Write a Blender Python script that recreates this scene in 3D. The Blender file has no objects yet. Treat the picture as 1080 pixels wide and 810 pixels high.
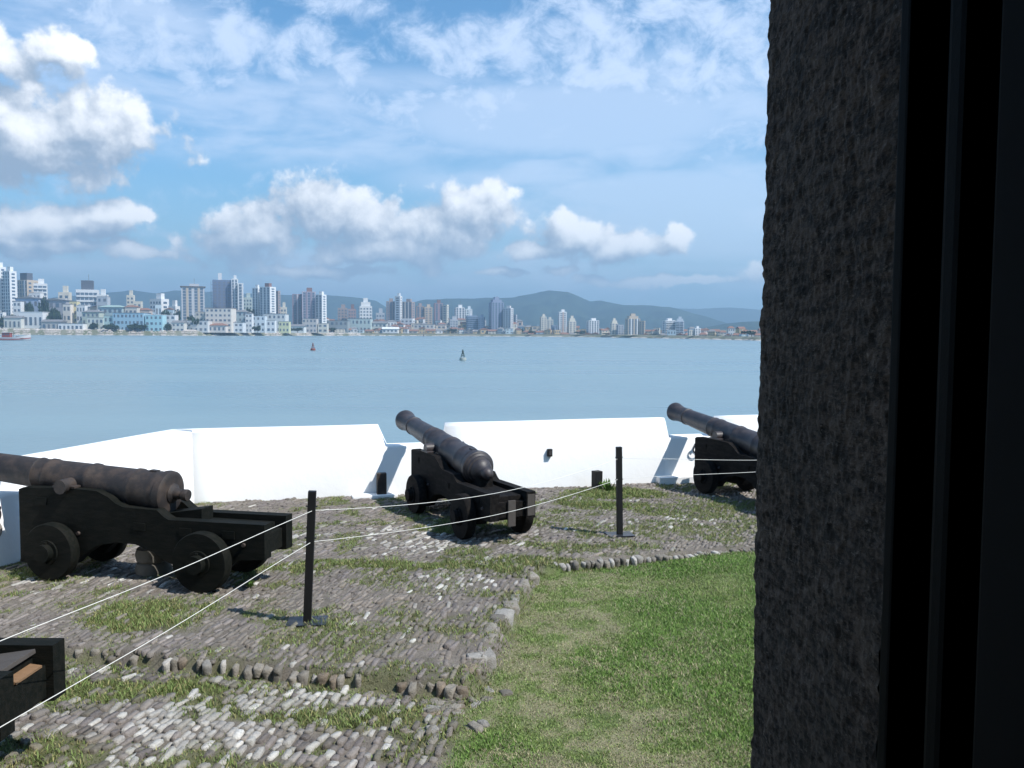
import bpy, bmesh, math, random
import numpy as np
from mathutils import Vector, Matrix, noise as mnoise
R = math.radians
rnd = random.Random(7)
nr = np.random.default_rng(11)
scene = bpy.context.scene
COL = scene.collection

# ------------------------------------------------------------------ camera
F = 900.0            # focal length in photo pixels (photo 1080 wide)
CH = 2.3             # eye height above the terrace
cam_d = bpy.data.cameras.new("camera")
cam_d.sensor_width = 36.0
cam_d.lens = 36.0 * F / 1080.0
cam_d.clip_start = 0.05
cam_d.clip_end = 60000
cam = bpy.data.objects.new("camera", cam_d)
COL.objects.link(cam)
cam.matrix_world = Matrix.Translation((0, 0, CH)) @ Matrix.Rotation(R(90 - 3.484), 4, 'X') @ Matrix.Rotation(0.006, 4, 'Z')
scene.camera = cam

def hz(px): return 346.96 + 0.006 * px
def on_plane(px, py, z=0.0):
    D = (CH - z) * F / (py - hz(px))
    return ((px - 540) / F * D, D)
def zat(px, py, D): return CH - (py - hz(px)) * D / F
def xat(px, D): return (px - 540) / F * D

# ------------------------------------------------------------------ light
SUN_DIR = Vector((0.75, -0.34, 1.04)).normalized()
SUN_EL = math.asin(SUN_DIR.z)
SUN_AZ = math.atan2(SUN_DIR.x, SUN_DIR.y)
SKY_STRENGTH = 0.10
sl = bpy.data.lights.new("sun", 'SUN')
sl.energy = 4.2
sl.angle = R(0.5)
sl.color = (1.0, 0.96, 0.90)
so = bpy.data.objects.new("sun", sl)
COL.objects.link(so)
so.rotation_euler = SUN_DIR.to_track_quat('Z', 'Y').to_euler()
vs = scene.view_settings
vs.view_transform = 'Standard'
vs.look = 'None'
vs.exposure = 0.50
vs.gamma = 1
vs.use_curve_mapping = False

# ------------------------------------------------------------------ world: sky + clouds
world = bpy.data.worlds.new("World")
scene.world = world
world.use_nodes = True
W = world.node_tree
for n in list(W.nodes): W.nodes.remove(n)

class NT:
    """small helper to write node maths"""
    def __init__(s, t): s.t = t
    def new(s, ty, **k):
        n = s.t.nodes.new(ty)
        for a, b in k.items(): setattr(n, a, b)
        return n
    def put(s, sock, v):
        if isinstance(v, bpy.types.NodeSocket): s.t.links.new(v, sock)
        else: sock.default_value = v
    def m(s, op, a, b=None, c=None, clamp=False):
        n = s.new('ShaderNodeMath', operation=op, use_clamp=clamp)
        s.put(n.inputs[0], a)
        if b is not None: s.put(n.inputs[1], b)
        if c is not None: s.put(n.inputs[2], c)
        return n.outputs[0]
    def v(s, op, a, b=None):
        n = s.new('ShaderNodeVectorMath', operation=op)
        s.put(n.inputs[0], a)
        if b is not None: s.put(n.inputs[1], b)
        return n.outputs['Value'] if op in ('LENGTH', 'DOT_PRODUCT') else n.outputs[0]
    def noise(s, vec, scale, detail=6, rough=0.55, dist=0.0):
        n = s.new('ShaderNodeTexNoise')
        s.put(n.inputs['Vector'], vec)
        n.inputs['Scale'].default_value = scale
        n.inputs['Detail'].default_value = detail
        n.inputs['Roughness'].default_value = rough
        n.inputs['Distortion'].default_value = dist
        return n.outputs['Fac']
    def ss(s, x, a, b, o0=0.0, o1=1.0):
        n = s.new('ShaderNodeMapRange', interpolation_type='SMOOTHSTEP')
        s.put(n.inputs[0], x)
        n.inputs[1].default_value = a; n.inputs[2].default_value = b
        n.inputs[3].default_value = o0; n.inputs[4].default_value = o1
        return n.outputs[0]
    def mix(s, f, a, b, bt='MIX'):
        n = s.new('ShaderNodeMix', data_type='RGBA', blend_type=bt)
        s.put(n.inputs[0], f)
        s.put(n.inputs[6], a if isinstance(a, bpy.types.NodeSocket) else (*a[:3], 1))
        s.put(n.inputs[7], b if isinstance(b, bpy.types.NodeSocket) else (*b[:3], 1))
        return n.outputs[2]

def dirpx(px, py):
    u = (px - 540) / F; v = (hz(px) - py) / F
    az = math.atan(u); el = math.atan(v * math.cos(az))
    return az, el
def blob_max(T, P, blobs):
    cur = None
    for (px, py, rx, ry) in blobs:
        az, el = dirpx(px, py)
        d = T.v('SUBTRACT', P, (az, el, 0.0))
        d = T.v('MULTIPLY', d, (F / rx, F / ry, 0.0))
        l = T.m('SUBTRACT', 1.0, T.v('LENGTH', d))
        cur = l if cur is None else T.m('MAXIMUM', cur, l)
    return cur
# cumulus heaps and thin high cloud, in directions of the sky
CUM = [(-60, 128, 190, 58), (20, 134, 124, 56), (98, 140, 80, 50), (60, 160, 110, 26), (-12, 58, 96, 34), (-110, 66, 120, 42), (70, 62, 40, 18),
       (70, 240, 96, 24), (124, 232, 46, 18), (-40, 250, 120, 26), (20, 258, 140, 13), (150, 269, 46, 8),
       (270, 250, 62, 42), (338, 228, 54, 42), (400, 240, 68, 46), (458, 244, 64, 44), (503, 224, 48, 42), (420, 264, 140, 20),
       (560, 264, 44, 13), (608, 250, 60, 32), (650, 260, 60, 22), (704, 256, 26, 18), (678, 260, 46, 16), (585, 288, 18, 10), (330, 286, 90, 8), (800, 290, 26, 16), (525, 290, 40, 7), (700, 298, 110, 7),
       (-330, 200, 150, 50), (1150, 230, 120, 30)]
CIR = [(160, 40, 120, 80), (250, 55, 60, 55), (330, 70, 75, 50), (360, 5, 70, 28), (470, 62, 85, 42), (560, 60, 90, 60), (640, 60, 130, 90),
       (740, 70, 130, 110), (600, 0, 60, 30), (860, 60, 160, 110), (205, 95, 30, 28), (480, 120, 160, 40)]
VEIL = [(420, 130, 420, 60), (300, 140, 260, 50), (760, 225, 330, 75), (620, 215, 200, 45), (680, 130, 220, 80), (1000, 200, 260, 130), (700, 296, 260, 24), (450, 290, 460, 36), (120, 296, 340, 28), (620, 190, 260, 40), (130, 60, 150, 90)]

def cloud_group():
    g = bpy.data.node_groups.new("cumulus_density", 'ShaderNodeTree')
    g.interface.new_socket("P", in_out='INPUT', socket_type='NodeSocketVector')
    g.interface.new_socket("D", in_out='OUTPUT', socket_type='NodeSocketFloat')
    T = NT(g)
    gi = T.new('NodeGroupInput'); go = T.new('NodeGroupOutput')
    P = gi.outputs[0]
    warp = T.new('ShaderNodeTexNoise'); T.put(warp.inputs['Vector'], P)
    warp.inputs['Scale'].default_value = 16; warp.inputs['Detail'].default_value = 5; warp.inputs['Roughness'].default_value = 0.55
    wv = T.v('MULTIPLY', T.v('SUBTRACT', warp.outputs['Color'], (0.5, 0.5, 0.5)), (0.055, 0.035, 0.0))
    b = blob_max(T, T.v('ADD', P, wv), CUM)
    n = T.noise(P, 24.0, 9, 0.62, 0.1)
    vo = T.new('ShaderNodeTexVoronoi', feature='SMOOTH_F1'); T.put(vo.inputs['Vector'], T.v('ADD', P, T.v('MULTIPLY', wv, (0.4, 0.4, 0.4))))
    vo.inputs['Scale'].default_value = 46; vo.inputs['Smoothness'].default_value = 0.6
    puff = T.m('SUBTRACT', 0.42, vo.outputs['Distance'])
    big = T.noise(P, 10.0, 2, 0.5)
    d = T.m('ADD', b, T.m('MULTIPLY', T.m('SUBTRACT', n, 0.5), 1.9))
    d = T.m('ADD', d, T.m('MULTIPLY', puff, 0.42))
    d = T.m('ADD', d, T.m('MULTIPLY', T.m('SUBTRACT', big, 0.5), 0.8))
    T.put(go.inputs[0], d)
    return g
T = NT(W)
tc = T.new('ShaderNodeTexCoord')
sep = T.new('ShaderNodeSeparateXYZ'); W.links.new(tc.outputs['Generated'], sep.inputs[0])
az = T.m('ARCTAN2', sep.outputs[0], sep.outputs[1])
el = T.m('ARCSINE', sep.outputs[2])
cmb = T.new('ShaderNodeCombineXYZ'); W.links.new(az, cmb.inputs[0]); W.links.new(el, cmb.inputs[1])
P = cmb.outputs[0]
sky = T.new('ShaderNodeTexSky', sky_type='NISHITA')
sky.sun_disc = False
sky.sun_elevation = SUN_EL
sky.sun_rotation = SUN_AZ
sky.altitude = 0
sky.air_density = 1.0
sky.dust_density = 0.6
sky.ozone_density = 1.6
# high thin cloud
pst = T.v('MULTIPLY', P, (1.0, 1.35, 1.0))
rot = T.new('ShaderNodeMapping'); T.put(rot.inputs[0], pst); rot.inputs['Rotation'].default_value = (0, 0, R(-28))
rot.inputs['Scale'].default_value = (1, 1, 1)
cirn = T.noise(rot.outputs[0], 19.0, 9, 0.66, 0.35)
cirb = blob_max(T, P, CIR)
cir = T.m('ADD', T.ss(cirb, -0.1, 0.8), T.m('MULTIPLY', T.m('SUBTRACT', cirn, 0.5), 4.2))
cir = T.ss(cir, 0.0, 1.5, 0.0, 0.80)
stv = T.v('MULTIPLY', P, (1.0, 3.2, 1.0))
rot2 = T.new('ShaderNodeMapping'); T.put(rot2.inputs[0], stv); rot2.inputs['Rotation'].default_value = (0, 0, R(12))
veiln = T.noise(rot2.outputs[0], 7.0, 8, 0.58, 0.3)
veilb = T.ss(blob_max(T, P, VEIL), -0.02, 0.55)
veil = T.m('MULTIPLY', veilb, T.ss(veiln, 0.30, 0.64, 0.08, 0.62))
back = T.m('MULTIPLY', T.ss(T.noise(P, 4.0, 7, 0.6), 0.45, 0.7), 0.5)
faraz = T.m('MAXIMUM', T.ss(T.m('ABSOLUTE', az), 0.75, 1.1), T.ss(el, 0.42, 0.60))
smooth = T.m('MULTIPLY', T.ss(blob_max(T, T.v('ADD', P, T.v('MULTIPLY', T.v('SUBTRACT', (0.5, 0.5, 0.5), cirn), (0.05, 0.02, 0))), [(800, 235, 300, 55), (700, 205, 170, 30), (600, 130, 260, 50)]), 0.0, 0.5), 0.55)
thin = T.m('MAXIMUM', T.m('MAXIMUM', cir, T.m('MAXIMUM', veil, smooth)), T.m('MULTIPLY', back, faraz))
# cumulus
cg = cloud_group()
def cd(vec):
    n = T.new('ShaderNodeGroup'); n.node_tree = cg
    W.links.new(vec, n.inputs[0]); return n.outputs[0]
d0 = cd(P)
d1 = cd(T.v('ADD', P, (0.013, 0.022, 0)))
alpha = T.ss(d0, -0.04, 0.36, 0.0, 0.98)
lit = T.ss(T.m('SUBTRACT', d0, d1), -0.50, 0.98)
K = 1.0 / SKY_STRENGTH
cshade = T.mix(lit, (0.27 * K, 0.34 * K, 0.44 * K), (1.02 * K, 1.02 * K, 1.03 * K))
# sky, a touch of blue, whitening towards the horizon air
skyc = T.mix(1.0, sky.outputs[0], (0.60, 1.03, 1.24), 'MULTIPLY')
hzf = T.ss(el, 0.0, 0.24, 0.80, 0.0)
skyc = T.mix(hzf, skyc, (0.33 * K, 0.48 * K, 0.60 * K))
c1 = T.mix(thin, skyc, (0.62 * K, 0.72 * K, 0.90 * K))
cshade = T.mix(T.ss(el, 0.02, 0.125, 0.60, 0.0), cshade, (0.36 * K, 0.47 * K, 0.60 * K))
c2 = T.mix(alpha, c1, cshade)
bg = T.new('ShaderNodeBackground'); W.links.new(c2, bg.inputs[0]); bg.inputs[1].default_value = SKY_STRENGTH
# the drawn clouds only stand in the quarter of the sky over the bay; the rest has plain scattered cloud (cheaper to light with)
bg0 = T.new('ShaderNodeBackground'); bg0.inputs[1].default_value = SKY_STRENGTH
W.links.new(T.mix(back, skyc, (0.74 * K, 0.82 * K, 0.97 * K)), bg0.inputs[0])
win = T.m('MULTIPLY', T.m('LESS_THAN', T.m('ABSOLUTE', az), 1.12), T.m('MULTIPLY', T.m('LESS_THAN', el, 0.62), T.m('GREATER_THAN', el, -0.01)))
ms = T.new('ShaderNodeMixShader'); W.links.new(win, ms.inputs[0]); W.links.new(bg0.outputs[0], ms.inputs[1]); W.links.new(bg.outputs[0], ms.inputs[2])
wo = T.new('ShaderNodeOutputWorld'); W.links.new(ms.outputs[0], wo.inputs[0])
try:
    world.cycles.sampling_method = 'MANUAL'; world.cycles.sample_map_resolution = 512
except Exception: pass

# ------------------------------------------------------------------ materials
def mat(name, color, rough=0.8, var=0.15, nscale=6.0, bump=0.0, bscale=None, metallic=0.0, spec=0.3, attr=None, color2=None, detail=6, stretch=None, bdist=0.01):
    m = bpy.data.materials.new(name); m.use_nodes = True
    t = NT(m.node_tree); b = m.node_tree.nodes['Principled BSDF']
    b.inputs['Roughness'].default_value = rough
    b.inputs['Metallic'].default_value = metallic
    b.inputs['Specular IOR Level'].default_value = spec
    tc = t.new('ShaderNodeTexCoord'); vec = tc.outputs['Object']
    if stretch: vec = t.v('MULTIPLY', vec, stretch)
    n = t.noise(vec, nscale, detail, 0.6)
    if attr:
        a = t.new('ShaderNodeAttribute'); a.attribute_name = attr; base = a.outputs['Color']
    else: base = (*color, 1)
    if color2 is not None:
        if not attr: base = t.mix(t.ss(n, 0.4, 0.62), color, color2)
    f = t.m('MULTIPLY_ADD', n, 2 * var, 1 - var)
    g = t.new('ShaderNodeCombineXYZ'); [t.put(g.inputs[i], f) for i in range(3)]
    out = t.mix(1.0, base, g.outputs[0], 'MULTIPLY')
    t.put(b.inputs['Base Color'], out)
    if bump > 0:
        bn = t.new('ShaderNodeBump'); bn.inputs['Strength'].default_value = bump; bn.inputs['Distance'].default_value = bdist
        t.put(bn.inputs['Height'], t.noise(vec, bscale or nscale * 4, 8, 0.65)); t.put(b.inputs['Normal'], bn.outputs[0])
    return m
_pal = {}
def pal(col, rough=0.85):
    k = tuple(round(c, 3) for c in col)
    if k not in _pal: _pal[k] = mat("render_%02d" % len(_pal), k, rough, 0.07, 0.15, detail=4)
    return _pal[k]
M = {}
M['limewash'] = mat("limewash", (0.86, 0.86, 0.85), 0.9, 0.03, 1.3, 0.22, 9.0, bdist=0.02)
M['iron_rust'] = mat("rusty_iron", (0.032, 0.027, 0.026), 0.65, 0.5, 9, 0.5, 40, spec=0.4, color2=(0.054, 0.040, 0.033), bdist=0.006)
M['iron_dark'] = mat("dark_iron", (0.033, 0.029, 0.033), 0.5, 0.3, 8, 0.35, 45, spec=0.5, color2=(0.055, 0.045, 0.045), bdist=0.005)
M['wood_green'] = mat("painted_timber", (0.0062, 0.0078, 0.0062), 0.8, 0.5, 7, 0.6, 30, spec=0.12, color2=(0.0105, 0.0105, 0.0085), stretch=(1, 4, 4), bdist=0.006)
M['wood_black'] = mat("tarred_timber", (0.0065, 0.006, 0.006), 0.8, 0.5, 7, 0.6, 30, spec=0.12, color2=(0.014, 0.012, 0.011), stretch=(1, 4, 4), bdist=0.006)
M['wood_end'] = mat("weathered_timber", (0.075, 0.066, 0.06), 0.85, 0.3, 12, 0.3, 30)
M['wood_brown'] = mat("bare_timber", (0.22, 0.13, 0.07), 0.8, 0.35, 14, 0.3, 40, stretch=(1, 6, 6))
M['post'] = mat("post_paint", (0.011, 0.011, 0.012), 0.6, 0.25, 15, 0.1, 60)
M['plate'] = mat("base_plate_steel", (0.05, 0.055, 0.07), 0.35, 0.3, 12, metallic=0.6)
M['cord'] = mat("white_cord", (0.75, 0.74, 0.70), 0.8, 0.1, 80)
M['stone'] = mat("paving_stone", (0.2, 0.2, 0.2), 0.95, 0.5, 48, 1.0, 80, attr='col', bdist=0.012)
M['grass'] = mat("grass_blade", (0.1, 0.15, 0.03), 0.75, 0.15, 3, attr='col', spec=0.15)
M['granite'] = None
M['frame'] = mat("window_frame_paint", (0.0045, 0.006, 0.0055), 0.7, 0.3, 9, 0.1, 30, spec=0.06)
M['shutter'] = mat("shutter_paint", (0.0085, 0.008, 0.0075), 0.8, 0.2, 9, spec=0.1)
M['plaster_in'] = mat("interior_plaster", (0.035, 0.033, 0.03), 0.9, 0.2, 4)
M['concrete'] = mat("rough_block", (0.15, 0.14, 0.12), 0.9, 0.3, 12, 0.4, 40)
M['glass'] = mat("window_glass", (0.10, 0.14, 0.20), 0.25, 0.1, 1, spec=0.6)
M['glass2'] = mat("shaded_opening", (0.16, 0.17, 0.20), 0.6, 0.1, 1)
M['tile'] = mat("clay_tile", (0.24, 0.13, 0.10), 0.9, 0.25, 0.6)
M['tilegrey'] = mat("fibre_roof", (0.20, 0.20, 0.21), 0.9, 0.2, 0.4)
M['leaf'] = mat("far_leaf", (0.022, 0.042, 0.018), 0.9, 0.5, 0.35)
M['trunk'] = mat("bark", (0.10, 0.07, 0.05), 0.9, 0.2, 2)

# soil / moss sheet colour is its own pattern
def ground_mat():
    m = bpy.data.materials.new("soil_and_moss"); m.use_nodes = True
    t = NT(m.node_tree); b = m.node_tree.nodes['Principled BSDF']; b.inputs['Roughness'].default_value = 0.95
    b.inputs['Specular IOR Level'].default_value = 0.1
    a = t.new('ShaderNodeAttribute'); a.attribute_name = 'col'
    tc = t.new('ShaderNodeTexCoord')
    n = t.noise(tc.outputs['Object'], 14, 8, 0.65); n2 = t.noise(tc.outputs['Object'], 90, 5, 0.6)
    f = t.m('ADD', t.m('MULTIPLY', n, 0.9), t.m('MULTIPLY', n2, 0.9)); f = t.m('ADD', f, 0.1)
    g = t.new('ShaderNodeCombineXYZ'); [t.put(g.inputs[i], f) for i in range(3)]
    t.put(b.inputs['Base Color'], t.mix(1.0, a.outputs['Color'], g.outputs[0], 'MULTIPLY'))
    bn = t.new('ShaderNodeBump'); bn.inputs['Strength'].default_value = 0.8; bn.inputs['Distance'].default_value = 0.015
    t.put(bn.inputs['Height'], n2); t.put(b.inputs['Normal'], bn.outputs[0])
    return m
M['soil'] = ground_mat()

def water_mat():
    m = bpy.data.materials.new("sea_water"); m.use_nodes = True
    t = NT(m.node_tree); b = m.node_tree.nodes['Principled BSDF']
    tc = t.new('ShaderNodeTexCoord'); o = tc.outputs['Object']
    v1 = t.v('MULTIPLY', o, (1.0, 1.6, 1.0))
    n1 = t.noise(v1, 0.9, 5, 0.6); n2 = t.noise(v1, 0.12, 4, 0.55); n3 = t.noise(t.v('MULTIPLY', o, (0.35, 2.2, 1.0)), 0.011, 5, 0.6)
    t.put(b.inputs['Base Color'], t.mix(t.ss(n3, 0.35, 0.68), (0.165, 0.250, 0.285), (0.210, 0.300, 0.335)))
    t.put(b.inputs['Roughness'], t.ss(n3, 0.3, 0.7, 0.22, 0.42))
    b.inputs['IOR'].default_value = 1.33
    bn = t.new('ShaderNodeBump'); bn.inputs['Strength'].default_value = 0.55; bn.inputs['Distance'].default_value = 0.25
    t.put(bn.inputs['Height'], t.m('ADD', t.m('MULTIPLY', n1, 0.5), n2)); t.put(b.inputs['Normal'], bn.outputs[0])
    return m
M['water'] = water_mat()
def hill_mat():
    m = bpy.data.materials.new("wooded_hillside"); m.use_nodes = True
    t = NT(m.node_tree); b = m.node_tree.nodes['Principled BSDF']; b.inputs['Roughness'].default_value = 1.0
    b.inputs['Specular IOR Level'].default_value = 0.0
    tc = t.new('ShaderNodeTexCoord'); n = t.noise(tc.outputs['Object'], 0.006, 9, 0.65)
    t.put(b.inputs['Base Color'], t.mix(t.ss(n, 0.38, 0.65), (0.018, 0.034, 0.026), (0.040, 0.062, 0.040)))
    return m
M['hill'] = hill_mat()
def granite_mat():
    m = bpy.data.materials.new("rough_granite"); m.use_nodes = True
    t = NT(m.node_tree); b = m.node_tree.nodes['Principled BSDF']; b.inputs['Roughness'].default_value = 0.85
    b.inputs['Specular IOR Level'].default_value = 0.25
    tc = t.new('ShaderNodeTexCoord'); o = tc.outputs['Object']
    o2 = t.v('MULTIPLY', o, (1, .42, 1.15)); n1 = t.noise(o2, 75, 6, 0.75); n2 = t.noise(o2, 210, 5, 0.75); n3 = t.noise(o, 7, 4, 0.6)
    vo = t.new('ShaderNodeTexVoronoi', feature='F1'); t.put(vo.inputs['Vector'], o); vo.inputs['Scale'].default_value = 130
    c = t.mix(t.ss(n1, 0.38, 0.62), (0.030, 0.019, 0.012), (0.190, 0.128, 0.090))
    c = t.mix(t.ss(n2, 0.55, 0.72), c, (0.36, 0.27, 0.205))
    c = t.mix(t.ss(n2, 0.30, 0.44, 0.8, 0.0), c, (0.008, 0.006, 0.005))
    c = t.mix(t.ss(n3, 0.3, 0.7, 0.0, 0.35), c, (0.06, 0.052, 0.042))
    t.put(b.inputs['Base Color'], c)
    bn = t.new('ShaderNodeBump'); bn.inputs['Strength'].default_value = 1.0; bn.inputs['Distance'].default_value = 0.0035
    t.put(bn.inputs['Height'], t.m('ADD', t.m('ADD', t.m('MULTIPLY', n1, 0.6), t.m('MULTIPLY', n2, 0.6)), t.m('MULTIPLY', vo.outputs['Distance'], 0.5))); t.put(b.inputs['Normal'], bn.outputs[0])
    return m
M['granite'] = granite_mat()

# ------------------------------------------------------------------ object helpers
def tag(o, label=None, cat=None, group=None, kind=None):
    if label: o['label'] = label
    if cat: o['category'] = cat
    if group: o['group'] = group
    if kind: o['kind'] = kind
    return o
def empty(name, loc=(0, 0, 0), rz=0, rx=0, ry=0):
    o = bpy.data.objects.new(name, None); COL.objects.link(o); o.location = loc; o.rotation_euler = (rx, ry, rz)
    o.empty_display_size = 0.2
    return o
def link(name, me, material=None, parent=None, loc=None, smooth=False):
    if material is not None and not me.materials: me.materials.append(material)
    if smooth: me.polygons.foreach_set('use_smooth', [True] * len(me.polygons))
    o = bpy.data.objects.new(name, me); COL.objects.link(o)
    if parent is not None: o.parent = parent
    if loc is not None: o.location = loc
    return o
def np_mesh(name, V, Fc, cols=None):
    me = bpy.data.meshes.new(name)
    V = np.asarray(V, dtype=np.float32); Fc = np.asarray(Fc, dtype=np.int32)
    nf, k = Fc.shape
    me.vertices.add(len(V)); me.vertices.foreach_set('co', V.ravel())
    me.loops.add(nf * k); me.loops.foreach_set('vertex_index', Fc.ravel())
    me.polygons.add(nf); me.polygons.foreach_set('loop_start', np.arange(0, nf * k, k, dtype=np.int32))
    try: me.polygons.foreach_set('loop_total', np.full(nf, k, dtype=np.int32))
    except Exception: pass
    me.update(calc_edges=True)
    if cols is not None:
        at = me.attributes.new('col', 'FLOAT_COLOR', 'POINT')
        c4 = np.ones((len(V), 4), dtype=np.float32); c4[:, :3] = cols
        at.data.foreach_set('color', c4.ravel())
    return me
class MB:
    """collects shapes, builds ONE mesh"""
    def __init__(s): s.bm = bmesh.new()
    def box(s, x0, x1, y0, y1, z0, z1, bevel=0.0, mx=None):
        r = bmesh.ops.create_cube(s.bm, size=1.0)
        vs_ = r['verts']
        for v in vs_:
            v.co = Vector((x0 + (v.co.x + .5) * (x1 - x0), y0 + (v.co.y + .5) * (y1 - y0), z0 + (v.co.z + .5) * (z1 - z0)))
        if bevel > 0:
            es = list({e for v in vs_ for e in v.link_edges})
            rr = bmesh.ops.bevel(s.bm, geom=es, offset=bevel, segments=2, affect='EDGES', profile=0.7)
            vs_ = rr['verts']
        if mx is not None:
            allv = {v for v in vs_}
            for v in allv: v.co = mx @ v.co
        return s
    def cyl(s, r0, r1, p0, p1, seg=24, caps=True):
        p0 = Vector(p0); p1 = Vector(p1); d = p1 - p0
        q = d.to_track_quat('Z', 'Y').to_matrix().to_4x4(); q.translation = (p0 + p1) / 2
        bmesh.ops.create_cone(s.bm, cap_ends=caps, cap_tris=False, segments=seg, radius1=r0, radius2=r1, depth=d.length, matrix=q)
        return s
    def prism(s, pts, y0, y1, bevel=0.0):
        """outline in local XZ, thickness along Y"""
        a = [s.bm.verts.new((p[0], y0, p[1])) for p in pts]
        b = [s.bm.verts.new((p[0], y1, p[1])) for p in pts]
        n = len(pts); s.bm.faces.new(a); s.bm.faces.new(b[::-1])
        for i in range(n): s.bm.faces.new((a[i], b[i], b[(i + 1) % n], a[(i + 1) % n]))
        if bevel > 0:
            es = [e for e in s.bm.edges if e.calc_face_angle(0) > 0.4]
            bmesh.ops.recalc_face_normals(s.bm, faces=s.bm.faces)
            bmesh.ops.bevel(s.bm, geom=es, offset=bevel, segments=1, affect='EDGES')
        return s
    def lathe(s, prof, seg=40, axis='X'):
        rings = []
        for (t, r) in prof:
            if r < 1e-5: rings.append([s.bm.verts.new((t, 0, 0))])
            else: rings.append([s.bm.verts.new((t, r * math.cos(2 * math.pi * i / seg), r * math.sin(2 * math.pi * i / seg))) for i in range(seg)])
        for a, b in zip(rings[:-1], rings[1:]):
            for i in range(seg):
                j = (i + 1) % seg
                if len(a) == 1 and len(b) == 1: continue
                if len(a) == 1: s.bm.faces.new((a[0], b[i], b[j]))
                elif len(b) == 1: s.bm.faces.new((a[i], b[0], a[j]))
                else: s.bm.faces.new((a[i], b[i], b[j], a[j]))
        return s
    def mesh(s, name):
        bmesh.ops.recalc_face_normals(s.bm, faces=s.bm.faces)
        me = bpy.data.meshes.new(name); s.bm.to_mesh(me); s.bm.free(); return me
    def build(s, name, m, parent=None, smooth=False):
        me = s.mesh(name)
        o = link(name, me, m, parent)
        if smooth:
            me.polygons.foreach_set('use_smooth', [True] * len(me.polygons))
            me.set_sharp_from_angle(angle=R(38))
        return o
def vnoise(x, y, seed=0, scale=1.0, octv=4):
    """value noise on arrays"""
    x = np.asarray(x, float) * scale; y = np.asarray(y, float) * scale
    out = np.zeros(np.broadcast(x, y).shape); amp = 1.0; tot = 0
    for o in range(octv):
        rs = np.random.default_rng(seed * 17 + o); tab = rs.random((256, 256))
        xi = np.floor(x).astype(int); yi = np.floor(y).astype(int); fx = x - xi; fy = y - yi
        fx = fx * fx * (3 - 2 * fx); fy = fy * fy * (3 - 2 * fy)
        a = tab[xi % 256, yi % 256]; b = tab[(xi + 1) % 256, yi % 256]; c = tab[xi % 256, (yi + 1) % 256]; d = tab[(xi + 1) % 256, (yi + 1) % 256]
        out += amp * ((a * (1 - fx) + b * fx) * (1 - fy) + (c * (1 - fx) + d * fx) * fy); tot += amp
        amp *= 0.55; x = x * 2.03 + 13.1; y = y * 2.03 + 7.7
    return out / tot
def sm(x, a, b):
    t = np.clip((x - a) / (b - a), 0, 1); return t * t * (3 - 2 * t)

# ------------------------------------------------------------------ far setting: sea, land, hills
SEA = -5.7
def far_sea():
    me = np_mesh("sea", [(-9000, -200, SEA), (9000, -200, SEA), (9000, 9000, SEA), (-9000, 9000, SEA)], [(0, 1, 2, 3)])
    tag(link("sea", me, M['water']), kind='structure')
far_sea()
SHPX = [-400, 0, 200, 380, 480, 600, 700, 800, 1000, 1500]
SHD = [1120, 1188, 1228, 1480, 1560, 1500, 1250, 960, 800, 700]
def shore(px): return float(np.interp(px, SHPX, SHD))
def shf(px): return float(np.interp(px, [200, 400, 520, 900], [1.0, .45, .38, .5]))
def land():
    V = []; cols = []
    pxs = list(range(-400, 1520, 8))
    rows = [(-2, SEA - 1.5), (0, SEA - 0.1), (7, -1.6), (14, 1.4), (24, 3.0), (80, 4.0), (250, 6.0), (600, 9.0), (6500, 12.0)]
    for k, (dd, z) in enumerate(rows):
        for px in pxs:
            D = shore(px) + dd + (3 * math.sin(px * .21) + 2 * math.sin(px * .57 + 1)) * (1 if k < 6 else 0)
            if k > 1: z_ = SEA + (z - SEA) * shf(px)
            zz = (z_ if 1 < k < 6 else z) + (0.35 * math.sin(px * 1.3 + k * 3) if 1 < k < 4 else 0)
            V.append((xat(px, D), D, zz))
    n = len(pxs); Fc = [(k * n + i, k * n + i + 1, (k + 1) * n + i + 1, (k + 1) * n + i) for k in range(len(rows) - 1) for i in range(n - 1)]
    tag(link("land", np_mesh("land", V, Fc), mat("shore_ground", (0.20, 0.20, 0.15), 0.95, 0.3, 0.03, color2=(0.12, 0.13, 0.08))), kind='structure')
land()
def seawall():
    # loose pale armour rocks along the water line
    V = []; Fc = []
    pxs = np.arange(-60, 900, 0.75)
    base = np.array([(-1, -1, -.6), (1, -1, -.6), (1, 1, -.6), (-1, 1, -.6), (-.6, -.6, .7), (.7, -.5, .5), (.5, .7, .8), (-.6, .6, .6)])
    q = np.array([(0, 1, 2, 3), (4, 5, 6, 7), (0, 1, 5, 4), (1, 2, 6, 5), (2, 3, 7, 6), (3, 0, 4, 7)])
    for px in pxs:
        for (dd, z) in ((1, SEA + .4), (4, -4.0), (7, -1.9), (10, -.5), (13, 1.0), (16, 1.9), (20, 2.6)):
            if px > 380 and z > -3: continue
            z = SEA + (z - SEA) * shf(px)
            D = shore(px) + dd + nr.normal(0, 1) + (3 * math.sin(px * .21) + 2 * math.sin(px * .57 + 1))
            s = nr.uniform(.45, 1.0) * 1.1
            a = nr.uniform(0, 6.28); c, sn = math.cos(a), math.sin(a)
            b = base * nr.uniform(.7, 1.1, base.shape) * s; b = np.stack([b[:, 0] * c - b[:, 1] * sn, b[:, 0] * sn + b[:, 1] * c, b[:, 2] * .8], 1)
            Fc.append(q + len(V) * 8); V.append(b + (xat(px + nr.uniform(-.4, .4), D), D, z))
    me = np_mesh("seawall", np.concatenate(V), np.concatenate(Fc))
    tag(link("seawall", me, mat("armour_rock", (0.50, 0.46, 0.43), 0.95, 0.35, 0.35)), kind='structure')
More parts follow.
